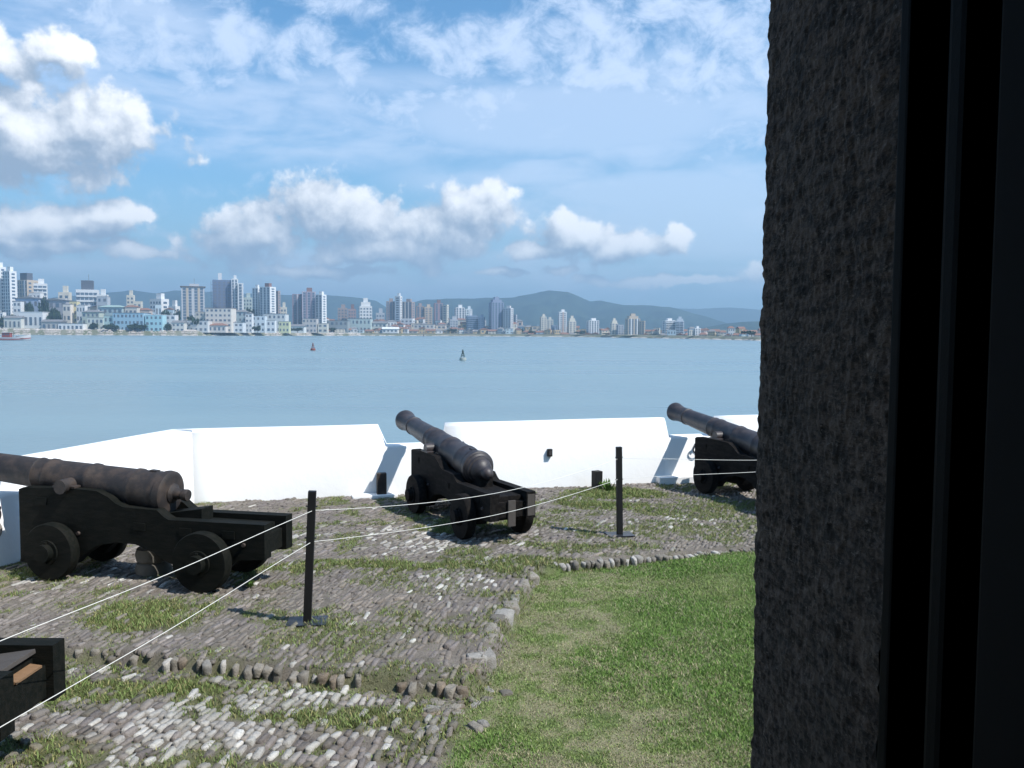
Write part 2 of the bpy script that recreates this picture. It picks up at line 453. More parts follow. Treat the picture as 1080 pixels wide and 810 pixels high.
seawall()
def hills(name, prof, D0, depth, seed, amp):
    pxs = np.arange(prof[0][0], prof[-1][0] + 1, 3.0)
    top = np.interp(pxs, [p[0] for p in prof], [p[1] for p in prof])
    top = top + (vnoise(pxs, pxs * 0, seed, 0.07, 4) - .5) * amp
    ts = np.linspace(0, 1, 34)
    V = []
    for t in ts:
        prof_t = 1 - abs(t - .5) ** 1.0 / .5
        D = D0 + depth * (t - .5)
        for px, y in zip(pxs, top):
            zr = (hz(px) - y) * D0 / F + CH
            sp = float(mnoise.fractal(Vector((px * .028, t * 3.2 + seed, seed)), 1.0, 2.1, 6))
            h = zr * (prof_t ** 0.85) * (1 + (0.45 * sp if t < .48 else 0.1 * sp) * (1 - prof_t) * 2.2)
            V.append((xat(px, D), D, max(h, -2)))
    n = len(pxs); Fc = [(k * n + i, k * n + i + 1, (k + 1) * n + i + 1, (k + 1) * n + i) for k in range(len(ts) - 1) for i in range(n - 1)]
    tag(link(name, np_mesh(name, V, Fc), M['hill'], smooth=True), kind='structure')
hills("hills", [(-500, 330), (-200, 318), (0, 322), (60, 313), (118, 308), (140, 305.5), (165, 309), (185, 306), (215, 307), (260, 309), (320, 311), (345, 310), (380, 314), (397, 317), (412, 326), (440, 334), (470, 345)], 5600, 1700, 3, 2.0)
hills("hills", [(330, 345), (400, 329), (425, 321), (447, 315.5), (500, 314), (540, 313), (560, 309), (578, 305.5), (598, 307.5), (610, 312), (622, 317.5), (632, 316.5), (655, 321.5), (680, 321.5), (705, 323), (730, 330), (755, 337), (775, 343), (800, 348), (840, 351)], 5000, 1900, 5, 1.6)
hills("hills", [(600, 345), (660, 331), (700, 325), (735, 325.5), (770, 323.5), (800, 326), (850, 322), (950, 328), (1100, 318), (1400, 330)], 7400, 1400, 8, 1.6)
hills("hills", [(715, 352), (745, 345), (765, 341), (785, 339), (810, 338.5), (900, 334), (1100, 330), (1300, 340)], 3600, 1000, 9, 1.6)

# haze: one closed box of thin even air round everything
def haze():
    me = MB().box(-9400, 9400, -400, 9300, SEA - 2.5, 430).mesh("haze")
    m = bpy.data.materials.new("haze_air"); m.use_nodes = True; t = m.node_tree
    for n in list(t.nodes): t.nodes.remove(n)
    o = t.nodes.new('ShaderNodeOutputMaterial'); v = t.nodes.new('ShaderNodeVolumePrincipled')
    v.inputs['Color'].default_value = (0.50, 0.76, 1.0, 1); v.inputs['Density'].default_value = 2.3e-4; v.inputs['Anisotropy'].default_value = 0.2
    t.links.new(v.outputs[0], o.inputs['Volume'])
    tag(link("haze", me, m), kind='stuff', label="thin blue air between the terrace and the far hills", cat="haze")
haze()

# ------------------------------------------------------------------ the city across the bay
BOX = MB().box(-.5, .5, -.5, .5, 0, 1).mesh("window")
_boxm = {}
def boxmesh(kind, m):
    k = (kind, m.name)
    if k not in _boxm:
        me = BOX.copy(); me.name = kind; me.materials.append(m); _boxm[k] = me
    return _boxm[k]
def piece(kind, m, parent, cx, cy, z, sx, sy, sz):
    o = bpy.data.objects.new(kind, boxmesh(kind, m)); COL.objects.link(o); o.parent = parent
    o.location = (cx, cy, z); o.scale = (sx, sy, sz); return o
CITY = "high rise blocks along the far shore"
def tower(px0, px1, ytop, D, col, nf, nc, yaw, label, style='grid', top=('pent',), acc=None, dr=0.75, glass=None, base=-1.0, cat="tower block"):
    ph = R(yaw); span = (px1 - px0) / F * D
    w = span / (abs(math.cos(ph)) + dr * abs(math.sin(ph))); d = dr * w
    pc = (px0 + px1) / 2; h = zat(pc, ytop, D) - base
    root = empty("tower_block", (xat(pc, D), D, base), ph)
    tag(root, label, cat, CITY)
    m = pal(col); g = glass or M['glass']; am = pal(acc) if acc else m
    piece('wall', m, root, 0, 0, 0, w, d, h)
    fh = h / (nf + .6); side = -1 if ph > 0 else 1        # side face turned to the bay
    ns = max(1, int(nc * dr * .6))
    cnt = 0
    bw = w / nc
    for f in range(nf):
        z = fh * (f + .45)
        for c in range(nc):
            if cnt >= 96: break
            x = -w / 2 + bw * (c + .5)
            if style == 'grid': piece('window', g, root, x, -d / 2, z, bw * .52, .25, fh * .5)
            elif style == 'strip': piece('window', g, root, x, -d / 2, z, bw * .5, .3, fh * .82)
            elif style == 'band': piece('window', g, root, x, -d / 2, z, bw * .86, .3, fh * .52)
            cnt += 1
        for c in range(ns):
            if cnt >= 99: break
            y = -d / 2 + d / ns * (c + .5)
            piece('window', g, root, side * w / 2, y, z, .3, d / ns * .45, fh * .5); cnt += 1
        if style == 'band': piece('balcony', am, root, 0, -d / 2 - .5, z - fh * .36, w * .94, 1.3, fh * .34)
    if acc and style != 'band':
        for s in ((-.5 + 1 / nc, .5 - 1 / nc) if nc > 2 else (0,)):
            piece('pilaster', am, root, s * w, -d / 2 - .15, 0, w * .09, .7, h * .995)
    for k in top:
        if k == 'pent': piece('penthouse', m, root, w * .06, d * .05, h, w * .42, d * .45, fh * 1.25)
        if k == 'dark': piece('penthouse', pal((.10, .11, .14)), root, 0, 0, h, w * .55, d * .5, fh * 1.9)
        if k == 'tank': piece('water_tank', pal((.62, .62, .62)), root, -w * .1, 0, h, w * .2, w * .2, fh * 2.4)
        if k == 'corn': piece('cornice', pal((.13, .11, .11)), root, 0, 0, h, w * 1.1, d * 1.1, fh * .32)
        if k == 'mast': piece('mast', pal((.2, .2, .2)), root, w * .06, 0, h, .5, .5, fh * 3.2)
        if k == 'brick': piece('penthouse', pal((.22, .13, .12)), root, w * .05, 0, h, w * .4, d * .45, fh * 1.5)
        if k == 'step':
            piece('setback_storey', m, root, 0, 0, h, w * .74, d * .74, fh * 1.3)
            piece('penthouse', m, root, 0, 0, h + fh * 1.3, w * .36, d * .4, fh * 1.3)
    return root
WH = (.70, .70, .70); CR = (.62, .58, .50); GY = (.42, .44, .48); BR = (.34, .27, .25); PU = (.27, .22, .27); BL = (.22, .28, .38); BE = (.50, .42, .34)
T_ = tower
T_(-40, -22, 300, 1330, CR, 11, 4, -20, "cream tower block beyond the left end of the skyline")
T_(-18, -4, 306, 1350, WH, 10, 3, -20, "plain white block beyond the left end of the skyline")
T_(-4, 8, 282, 1330, WH, 18, 3, -24, "tall white tower cut by the left edge of the view", 'strip')
T_(6, 19, 286.5, 1320, WH, 17, 3, -24, "tall white tower with vertical window strips second from the left edge", 'strip')
T_(19, 41, 296, 1420, BE, 13, 5, -22, "tan and white tower with a dark rooftop block at the left end of the skyline", 'strip', ('dark',), acc=WH)
T_(37, 52, 299.5, 1400, WH, 12, 3, 24, "white tower with bands of balconies right of the tan tower", 'band', ('pent',))
T_(64, 76, 308.5, 1380, CR, 7, 2, 10, "small cream tower with a rounded top behind the low houses", 'grid', ('pent',))
T_(82, 106, 306, 1370, WH, 8, 5, 18, "white terraced block crowned by a dark glass penthouse and mast", 'band', ('dark', 'mast'))
T_(104, 115, 311, 1360, WH, 8, 2, 10, "plain white block against the dark penthouse building", 'grid', ('pent',))
T_(135, 143, 311.5, 1500, CR, 9, 2, 10, "cream slab with a stepped roof before the left hill", 'grid', ('pent',))
T_(142, 151, 318, 1490, CR, 6, 2, 10, "lower cream wing beside the stepped slab before the left hill", 'grid', ())
T_(160, 178, 315.5, 1450, WH, 7, 4, -20, "broad white block with a stair tower left of the corniced tower", 'grid', ('pent',))
T_(179, 190, 323, 1440, WH, 5, 3, -20, "small white block right beside the corniced tower's foot", 'grid', ('pent',))
T_(191, 218, 303.5, 1400, (.50, .50, .52), 15, 4, 20, "tall tower with a dark overhanging cornice and rooftop crown", 'strip', ('corn', 'pent', 'mast'), acc=BE)
T_(224, 246, 296, 1480, (.15, .19, .29), 17, 4, 18, "unfinished dark tower wrapped in scaffolding", 'grid', ('tank',), glass=M['glass2'])
T_(245, 252, 294.5, 1470, WH, 18, 2, 12, "slim white tower touching the scaffolded tower", 'strip', ('pent',))
T_(251.5, 257.5, 299, 1465, WH, 16, 1, 12, "thin white slab on the right of the scaffolded tower", 'strip', ())
T_(257, 267, 314, 1500, (.45, .52, .50), 9, 3, 12, "lower greenish block between the scaffolded and the white banded towers", 'grid', ('pent',))
T_(267, 276, 304, 1430, WH, 17, 2, -22, "left wing of the tall white paired tower", 'strip', ('pent',))
T_(275, 291, 303, 1420, WH, 18, 3, -22, "main body of the tall white paired tower with a brick rooftop block", 'strip', ('brick',))
T_(290, 296, 307, 1440, BR, 16, 1, -22, "thin brown slab on the right of the white paired tower", 'strip', ())
T_(296, 303, 324, 1450, CR, 6, 2, 10, "small cream block low beside the brown slab", 'grid', ('pent',))
T_(308, 320, 310.5, 1500, PU, 15, 2, 15, "left purplish wing of the broad striped tower", 'strip', (), acc=(.6, .58, .6))
T_(318, 334, 308, 1495, (.44, .40, .46), 15, 3, 15, "centre of the broad striped tower with a rooftop knob", 'strip', ('brick',), acc=PU)
T_(333, 344.5, 311, 1485, WH, 15, 2, -30, "bright white right wing of the broad striped tower", 'strip', ('pent',))
T_(356, 367, 325, 1900, BR, 8, 3, 10, "far brown block low before the hill gap", 'grid', ('pent',))
T_(367, 376, 326, 1880, (.36, .25, .24), 7, 3, 10, "reddish block low before the hill gap", 'grid', ('brick',))
T_(378, 393, 323, 1850, WH, 8, 4, 15, "white block with a stepped top before the hill gap", 'grid', ('step',))
T_(396, 406, 330, 1820, GY, 5, 3, 10, "short grey block left of the tall white fin tower", 'grid', ('pent',))
T_(407, 417, 318, 1700, BR, 13, 3, 12, "brown tower left of the tall white fin", 'strip', ('pent',))
T_(416.5, 424, 312.5, 1690, WH, 15, 1, -20, "tall narrow white fin tower", 'grid', ('pent',), glass=M['glass2'])
T_(424, 437, 318.5, 1700, BR, 13, 3, -15, "brown tower right of the tall white fin", 'strip', ('pent',), acc=(.6, .58, .55))
T_(423, 437, 336, 1640, WH, 4, 3, -8, "low white annexe at the foot of the brown tower", 'grid', (), glass=M['glass2'])
T_(438, 447, 323, 1750, BR, 11, 2, 15, "dull brown slab right of the fin tower pair", 'strip', ('pent',))
T_(446.5, 456, 324, 1750, BE, 11, 2, 15, "tan slab joined to the dull brown slab", 'grid', ('pent',))
T_(457, 467, 320, 1720, (.33, .23, .25), 13, 2, 15, "plum tower with a brick rooftop block", 'strip', ('brick',))
T_(466.5, 473, 321.5, 1715, CR, 12, 1, -25, "cream slab joined to the plum tower", 'grid', ())
T_(479, 490, 324.5, 1750, WH, 11, 3, 15, "white tower with a mast in the middle of the skyline", 'strip', ('pent', 'mast'))
T_(490, 498, 326, 1760, (.55, .6, .63), 10, 2, 15, "pale grey slab right of the mast tower", 'grid', ('pent',))
T_(473, 483, 337, 1660, GY, 5, 3, 15, "small grey block below the mast tower", 'grid', ('pent',))
T_(491, 504, 333, 1650, BL, 8, 4, 12, "blue glass block with a white roof knob", 'band', ('tank',))
T_(504, 511, 334.5, 1640, BL, 7, 2, -15, "smaller blue glass block touching the knob topped one", 'grid', ('pent',))
T_(515, 531, 319, 1640, (.24, .28, .38), 15, 4, 20, "tallest blue tower of the middle skyline with a stepped crown", 'strip', ('step', 'mast'))
T_(530, 541, 325, 1630, (.58, .57, .58), 13, 3, -24, "pale grey wing right of the blue crowned tower", 'grid', ('pent',))
T_(540, 545, 332, 1660, GY, 9, 1, -24, "thin grey slab right of the pale wing", 'grid', ())
T_(569, 576, 334, 1600, CR, 8, 2, 15, "narrow cream tower left of the orange capped tower", 'grid', ('pent',))
T_(575, 583, 337, 1620, (.5, .5, .46), 7, 2, 10, "beige stepped block between the cream and orange capped towers", 'grid', ('pent',))
T_(581, 588, 343, 1580, BL, 4, 2, 10, "low blue block at the foot of the orange capped tower", 'grid', ())
t0 = T_(588, 597, 329, 1560, WH, 11, 2, 12, "slim white tower with an orange stripe and a small white cap", 'grid', ('pent',), acc=(.45, .22, .12))
T_(598, 607, 338.5, 1540, CR, 6, 2, 15, "cream block with a peaked stair tower right of the orange striped tower", 'grid', ('step',))
T_(618, 631, 338, 1500, WH, 7, 4, 14, "white block with three vertical ribs below the dipping ridge", 'strip', ('pent',))
T_(643, 651, 340.5, 1400, CR, 6, 2, 14, "small cream block left of the tan balcony tower", 'grid', ('step',))
T_(650, 657, 342.5, 1390, GY, 5, 2, 14, "small grey block against the tan balcony tower", 'grid', ())
T_(659, 674, 336, 1350, BE, 8, 4, 12, "broad tan tower with white balconies and a rooftop cap", 'strip', ('step',), acc=WH)
T_(673, 680, 338.5, 1345, BE, 7, 2, -20, "right wing of the broad tan tower", 'grid', ())
T_(698, 711, 338, 1300, WH, 8, 3, 14, "white tower with banded balconies, left of the right hand pair", 'band', ('pent',))
T_(711.5, 721, 338.5, 1290, (.66, .68, .72), 8, 2, -14, "white tower with banded balconies, right of the right hand pair", 'band', ('step',))
T_(725, 731, 348, 1180, CR, 3, 2, 10, "small cream block right of the white pair", 'grid', ())
T_(731, 738, 346, 1180, WH, 4, 2, 10, "small white block with a stair tower right of the white pair", 'grid', ('pent',))

# scaffolding of the unfinished tower
def scaffold():
    D = 1478; x0 = xat(223.5, D); x1 = xat(246.5, D); b = MB(); h = zat(235, 298, D) + 1; y = D - 24
    x0, x1 = xat(223.5, y), xat(246.5, y)
    for i in range(9):
        x = x0 + (x1 - x0) * i / 8; b.box(x - .18, x + .18, y - .2, y + .2, -1, h + rnd.uniform(-3, 3))
    for k in range(14):
        z = 2 + k * h / 14.5; b.box(x0 - rnd.uniform(0, 2), x1 + rnd.uniform(0, 1.5), y - .5, y + .3, z, z + .3)
    tag(b.build("scaffolding", pal((.13, .16, .24))), "steel scaffolding standing in front of the dark unfinished tower", "scaffolding")
scaffold()

# low houses by the shore
def house(px0, px1, ytop, D, col, roof='flat', rcol=None, nf=2, nc=4, yaw=0, label="", base=None):
    ph = R(yaw); pc = (px0 + px1) / 2; w = (px1 - px0) / F * D / (abs(math.cos(ph)) + .6 * abs(math.sin(ph))); d = .6 * w if w > 12 else w * .8
    ztop = zat(pc, ytop, D); base = -1.2 if base is None else base
    h = max(ztop - base, 3.2)
    root = empty("house", (xat(pc, D), D, base), ph); tag(root, label, "house", "low houses along the far shore")
    rm = rcol or M['tile']; rh = min(.28 * min(w, d * 1.3), 3.2) if roof != 'flat' else .5
    hw = h - rh
    piece('wall', pal(col), root, 0, 0, 0, w, d, hw)
    if roof == 'flat': piece('roof', rm, root, 0, 0, hw, w * 1.03, d * 1.03, rh)
    else:
        ow, od = w * .55, d * .56; rg = w * .25 if roof == 'hip' else w * .55
        V = [(-ow, -od, hw), (ow, -od, hw), (ow, od, hw), (-ow, od, hw), (-rg, 0, hw + rh), (rg, 0, hw + rh)]
        if roof == 'end': V = [(-ow, -od, hw), (ow, -od, hw), (ow, od, hw), (-ow, od, hw), (0, -od, hw + rh), (0, od, hw + rh)]
        me = bpy.data.meshes.new("roof")
        me.from_pydata(V, [], [(0, 1, 5, 4), (2, 3, 4, 5), (1, 2, 5), (3, 0, 4), (0, 3, 2, 1)] if roof != 'end' else [(1, 2, 5, 4), (3, 0, 4, 5), (0, 1, 4), (2, 3, 5), (0, 3, 2, 1)])
        link("roof", me, rm, root)
    if rnd.random() < .45: piece('water_tank', pal((.34, .46, .56)) if rnd.random() < .3 else pal((.5, .5, .5)), root, w * rnd.uniform(-.3, .3), 0, hw + rh * .4, w * .12, w * .12, rnd.uniform(1.6, 3.0))
    fh = hw / nf
    for f in range(nf):
        for c in range(nc):
            piece('window', M['glass2'] if (c + f) % 2 else M['glass'], root, -w / 2 + w / nc * (c + .5), -d / 2, fh * (f + .32), w / nc * rnd.uniform(.35, .6), .25, fh * .42)
    return root
TQ = (.38, .60, .66); YL = (.66, .58, .34); GR = (.45, .50, .45)
H_ = house
H_(-4, 6, 329, 1270, WH, 'flat', M['tilegrey'], 3, 3, 0, "white house cut by the left edge of the view")
H_(17, 25, 318, 1290, WH, 'flat', M['tilegrey'], 5, 2, 0, "narrow white five storey house at the foot of the tan tower")
H_(22, 46, 313, 1330, (.35, .42, .55), 'end', M['tilegrey'], 3, 4, 0, "blue grey gabled hall in front of the tan tower")
H_(34, 46, 309, 1360, WH, 'flat', M['tilegrey'], 4, 3, 0, "white cube house under the white balcony tower")
H_(25, 50, 329, 1250, WH, 'flat', pal((.7, .7, .7)), 1, 5, 0, "long low white pavilion on columns near the left shore")
H_(50, 75, 315, 1320, (.36, .36, .40), 'end', M['tilegrey'], 3, 4, 0, "broad grey gabled house below the small cream tower")
H_(69, 77, 321, 1290, (.72, .66, .60), 'flat', M['tilegrey'], 3, 2, 0, "upright pale pink house right of the grey gable")
H_(76, 84, 318, 1300, YL, 'flat', M['tilegrey'], 4, 2, 0, "narrow yellow house left of the grey green villa")
H_(83, 92, 322, 1290, WH, 'flat', M['tilegrey'], 3, 3, 0, "white house between the yellow house and the grey green villa")
H_(90, 108, 327, 1280, GR, 'hip', M['tilegrey'], 3, 4, 0, "grey green villa with a low hipped roof")
H_(105, 116, 313, 1320, GY, 'flat', M['tilegrey'], 5, 2, 0, "tall narrow grey house behind the grey green villa")
H_(108, 133, 322, 1300, (.36, .45, .48), 'hip', pal((.28, .38, .36)), 3, 5, 0, "large house with a green hipped roof")
H_(95, 112, 335, 1240, (.60, .62, .56), 'flat', M['tilegrey'], 2, 4, 0, "pale olive house by the shore below the grey green villa")
H_(112, 126, 333, 1240, (.45, .58, .56), 'flat', M['tilegrey'], 2, 3, 0, "sea green house left of the turquoise block")
H_(124, 156, 330, 1245, (.34, .50, .60), 'flat', M['tilegrey'], 3, 8, 0, "long turquoise block near the left shore")
H_(156, 174, 332, 1240, TQ, 'flat', pal((.7, .7, .7)), 3, 4, 0, "bright aqua block right of the long turquoise block")
H_(134, 147, 322, 1300, (.58, .55, .50), 'hip', M['tile'], 2, 3, 0, "beige house with a clay roof above the turquoise block")
H_(147, 160, 325, 1310, (.50, .42, .38), 'hip', M['tile'], 2, 3, 0, "brown house with a clay roof above the aqua block")
H_(172, 187, 332, 1260, WH, 'flat', M['tilegrey'], 3, 3, 0, "white boxy house right of the aqua block")
H_(183, 196, 338, 1245, (.62, .60, .56), 'gable', M['tilegrey'], 2, 3, 0, "low stone coloured house below the corniced tower")
H_(66, 92, 341, 1232, (.74, .74, .74), 'flat', M['tilegrey'], 1, 6, 0, "very low white kiosk row on the left shore")
H_(48, 68, 337, 1236, (.45, .44, .43), 'gable', M['tilegrey'], 1, 4, 0, "low grey shed with a pitched roof on the left shore")
H_(8, 26, 333, 1240, (.60, .60, .57), 'gable', M['tilegrey'], 1, 4, 0, "low pale shed near the left end of the shore")
H_(208, 221, 329, 1290, CR, 'flat', M['tile'], 4, 3, 0, "cream four storey flats left of the maroon trimmed flats")
H_(220, 247, 325, 1285, (.66, .60, .54), 'flat', M['tile'], 5, 6, 0, "cream and maroon flats under the scaffolded tower")
H_(198, 222, 338, 1265, (.60, .60, .60), 'flat', M['tilegrey'], 2, 5, 0, "pale grey terrace below the cream four storey flats")
H_(222, 240, 341, 1270, (.62, .56, .52), 'hip', M['tile'], 1, 4, 0, "low house with a clay roof on the shore below the maroon trimmed flats")
H_(248, 262, 327, 1320, (.42, .50, .52), 'hip', M['tilegrey'], 4, 3, 0, "grey green house right of the maroon trimmed flats")
H_(260, 267, 329, 1310, WH, 'end', M['tilegrey'], 4, 2, 0, "tall white gabled house below the white paired tower")
H_(240, 258, 340, 1290, (.62, .64, .66), 'flat', M['tilegrey'], 2, 4, 0, "low white terrace below the grey green house")
H_(267, 281, 333, 1330, (.60, .66, .70), 'flat', M['tilegrey'], 3, 3, 0, "pale blue block below the white paired tower")
H_(282, 291, 338, 1310, WH, 'flat', M['tilegrey'], 2, 2, 0, "white cube house left of the yellow green house")
H_(280, 303, 331, 1390, (.60, .62, .62), 'flat', M['tilegrey'], 3, 5, 0, "grey white block behind the white cube house")
H_(295, 306, 339, 1330, (.60, .60, .38), 'flat', M['tilegrey'], 2, 3, 0, "yellow green house on the shore right of the white cube house")
H_(306, 322, 342, 1370, (.66, .66, .64), 'gable', M['tilegrey'], 1, 4, 0, "low white sheds below the purplish wing of the striped tower")
H_(320, 335, 336, 1420, (.50, .47, .45), 'flat', M['tilegrey'], 3, 4, 0, "dull grey flats at the foot of the striped tower")
H_(336, 346, 341, 1420, CR, 'flat', M['tilegrey'], 2, 2, 0, "small cream house below the striped tower's white wing")
H_(345, 368, 338, 1520, (.28, .32, .34), 'flat', pal((.15, .17, .20)), 2, 5, 0, "dark roofed warehouse right of the striped tower")
H_(368, 392, 336, 1560, (.46, .55, .54), 'flat', M['tilegrey'], 2, 6, 0, "long grey green warehouse below the stepped white block")
H_(392, 408, 339, 1570, (.50, .52, .50), 'gable', M['tilegrey'], 2, 4, 0, "grey warehouse just left of the brown towers")
H_(404, 420, 345, 1530, WH, 'gable', pal((.75, .75, .75)), 1, 4, 0, "white boat shed with a pale pitched roof below the fin tower")
H_(437, 458, 342, 1590, (.58, .56, .52), 'flat', M['tilegrey'], 2, 5, 0, "beige hall below the tan and brown slabs")
H_(457, 470, 343, 1600, (.62, .54, .46), 'flat', M['tile'], 2, 3, 0, "tan hall below the plum tower")

# the remaining small houses: each one named by the landmark behind it
LM = [(30, "dark topped tan tower"), (70, "cream rounded tower"), (94, "dark glass penthouse"), (143, "stepped cream slab"), (169, "broad white block"), (204, "corniced tower"),
      (235, "scaffolded tower"), (280, "white paired tower"), (326, "broad striped tower"), (360, "hill gap blocks"), (385, "stepped white block"), (420, "white fin tower"), (448, "tan and brown slabs"),
      (465, "plum tower"), (486, "mast tower"), (500, "blue knobbed block"), (527, "blue crowned tower"), (556, "gap past the blue tower"), (578, "narrow cream tower"), (592, "orange striped tower"), (612, "gap past the orange tower"),
      (625, "three ribbed block"), (640, "gap before the tan tower"), (668, "tan balcony tower"), (690, "gap past the tan tower"), (710, "white banded pair"), (732, "two small blocks"), (755, "faint right ridge"), (785, "dark round right tree")]
CN = [("white", WH), ("cream", CR), ("pale grey", (.55, .56, .58)), ("pale pink", (.66, .52, .46)), ("light blue", (.46, .56, .62)), ("beige", (.56, .50, .42)), ("ochre", (.52, .40, .24))]
RF = [("flat roofed", 'flat', M['tilegrey']), ("clay hipped", 'hip', M['tile']), ("grey hipped", 'hip', M['tilegrey']), ("clay gabled", 'end', M['tile']), ("clay ridged", 'gable', M['tile'])]
used = {}
def filler(px, row):
    lm = min(LM, key=lambda l: abs(l[0] - px)); w = rnd.uniform(6.5, 12) if px < 640 else rnd.uniform(6, 10)
    if row == 3: D = 1345 + rnd.uniform(-15, 25); top = hz(px) - rnd.uniform(15, 27)
    elif row == 2: D = shore(px) + 165; top = hz(px) - rnd.uniform(10, 15)
    elif row == 0: D = shore(px) + 60 if px < 380 else shore(px) + 34; top = hz(px) - rnd.uniform(1.5, 5.0)
    else: D = shore(px) + 105; top = hz(px) - rnd.uniform(6, 11)
    if px > 560 and row < 2: top = hz(px) + (rnd.uniform(-4.0, 2.0) if row == 0 else rnd.uniform(-7.5, -2.5))
    combos = [(c, r) for c in CN for r in RF]; rnd.shuffle(combos)
    for c, r in combos:
        k = (lm[1], c[0], r[0], row)
        if k not in used: used[k] = 1; break
    where = ("on the shore", "in the second row", "in the third row", "up the slope")[row]; cut = (c[0], r[0], where, lm[1])
    house(px - w / 2, px + w / 2, top, D, c[1], r[1], r[2], rnd.choice((1, 2)) if row == 0 else 2, rnd.choice((2, 3)), rnd.uniform(-25, 25),
          "%s %s house %s below the %s" % cut)
px = 186.0
while px < 804:
    if not (205 < px < 300) or rnd.random() < .3: filler(px, 0)
    if not (190 < px < 330): filler(px + rnd.uniform(2, 5), 1)
    if 340 < px < 560 and rnd.random() < .8: filler(px + rnd.uniform(-2, 2), 2)
    px += rnd.uniform(6.5, 10.5)
px = 8.0
while px < 190:
    filler(px, 3); px += rnd.uniform(8, 13)

# far trees
def tree_mesh(seed, rx, rz, n=420):
    g = np.random.default_rng(seed); V = []; lobes = g.normal(0, .42, (9, 3)) * (1, 1, .6)
    for i in range(n):
        l = lobes[i % 9]; p = g.normal(0, 1, 3); p = p / np.linalg.norm(p) * (g.random() ** .4) * .55 + l
        c = np.array([p[0] * rx, p[1] * rx, (p[2] * .75 + .9) * rz * .62 + .16 * rz])
        a = g.normal(0, 1, 3); a /= np.linalg.norm(a); b = np.cross(a, g.normal(0, 1, 3)); b /= np.linalg.norm(b); s = rx * g.uniform(.10, .22)
        V += [c - a * s, c + b * s * .8, c + a * s, c - b * s * .8]
    Fq = np.arange(len(V)).reshape(-1, 4)
    return np_mesh("crown", V, Fq)
CROWNS = [tree_mesh(s, 1.0, 1.0) for s in range(4)]
for c in CROWNS: c.materials.append(M['leaf'])
TRK = MB().cyl(.07, .04, (0, 0, 0), (0, 0, .7), 8).mesh("trunk"); TRK.materials.append(M['trunk'])
def far_tree(px, ytop, wpx, D, label, base=-1.0):
    h = zat(px, ytop, D) - base; r = wpx / 2 / F * D
    t = empty("tree", (xat(px, D), D, base), rnd.uniform(0, 6)); tag(t, label, "tree", "trees among the far houses")
    c = bpy.data.objects.new("crown", CROWNS[rnd.randrange(4)]); COL.objects.link(c); c.parent = t; c.scale = (r, r, h * .82)
    k = bpy.data.objects.new("trunk", TRK); COL.objects.link(k); k.parent = t; k.scale = (r, r, h)
for a in [(3, 334, 14, 1238, "dark tree by the left edge of the far shore"), (11, 330, 10, 1242, "bushy tree left of the low pale shed"), (30, 316, 12, 1300, "tree against the blue grey gabled hall"), (50, 313, 9, 1310, "tree between the two grey gables"),
          (60, 324, 17, 1262, "broad dark tree before the grey gabled house"), (52, 326, 12, 1258, "round tree right of the low white pavilion"), (98, 340, 10, 1232, "low tree before the olive house"), (118, 341, 14, 1231, "low tree before the sea green house"),
          (140, 341, 18, 1231, "dark tree row piece before the turquoise block"), (150, 342, 9, 1230, "small tree at the turquoise block's right corner"), (176, 327, 14, 1280, "tree above the white boxy house"), (186, 327, 13, 1300, "tree left of the corniced tower's foot"),
          (202, 333, 13, 1262, "dark tree below the corniced tower"), (178, 341, 9, 1238, "small tree before the white boxy house"), (262, 322, 12, 1420, "tree between the scaffolded and paired towers"), (272, 343, 8, 1275, "low tree on the shore below the pale blue block"),
          (314, 345, 9, 1340, "low tree before the white sheds"), (350, 345, 10, 1500, "low tree before the dark roofed warehouse"), (398, 346, 9, 1540, "low tree left of the boat shed"), (475, 346, 9, 1590, "low tree right of the tan hall"),
          (510, 348, 8, 1580, "low tree below the smaller blue block"), (548, 346, 11, 1580, "tree right of the thin grey slab"), (560, 349, 9, 1530, "tree in the gap left of the narrow cream tower"), (612, 349, 10, 1490, "tree right of the cream peaked block"),
          (638, 351, 10, 1420, "tree left of the small cream block"), (690, 352, 11, 1270, "tree right of the broad tan tower's wing"), (719, 354, 8, 1180, "tree at the foot of the white pair"), (746, 354, 11, 1080, "tree left of the last houses"),
          (757, 353, 9, 1060, "bushy tree among the last houses"), (792, 348.5, 15, 990, "dark round tree at the right end of the far shore"), (768, 355, 7, 1020, "small tree near the right end of the far shore")]:
    far_tree(*a)

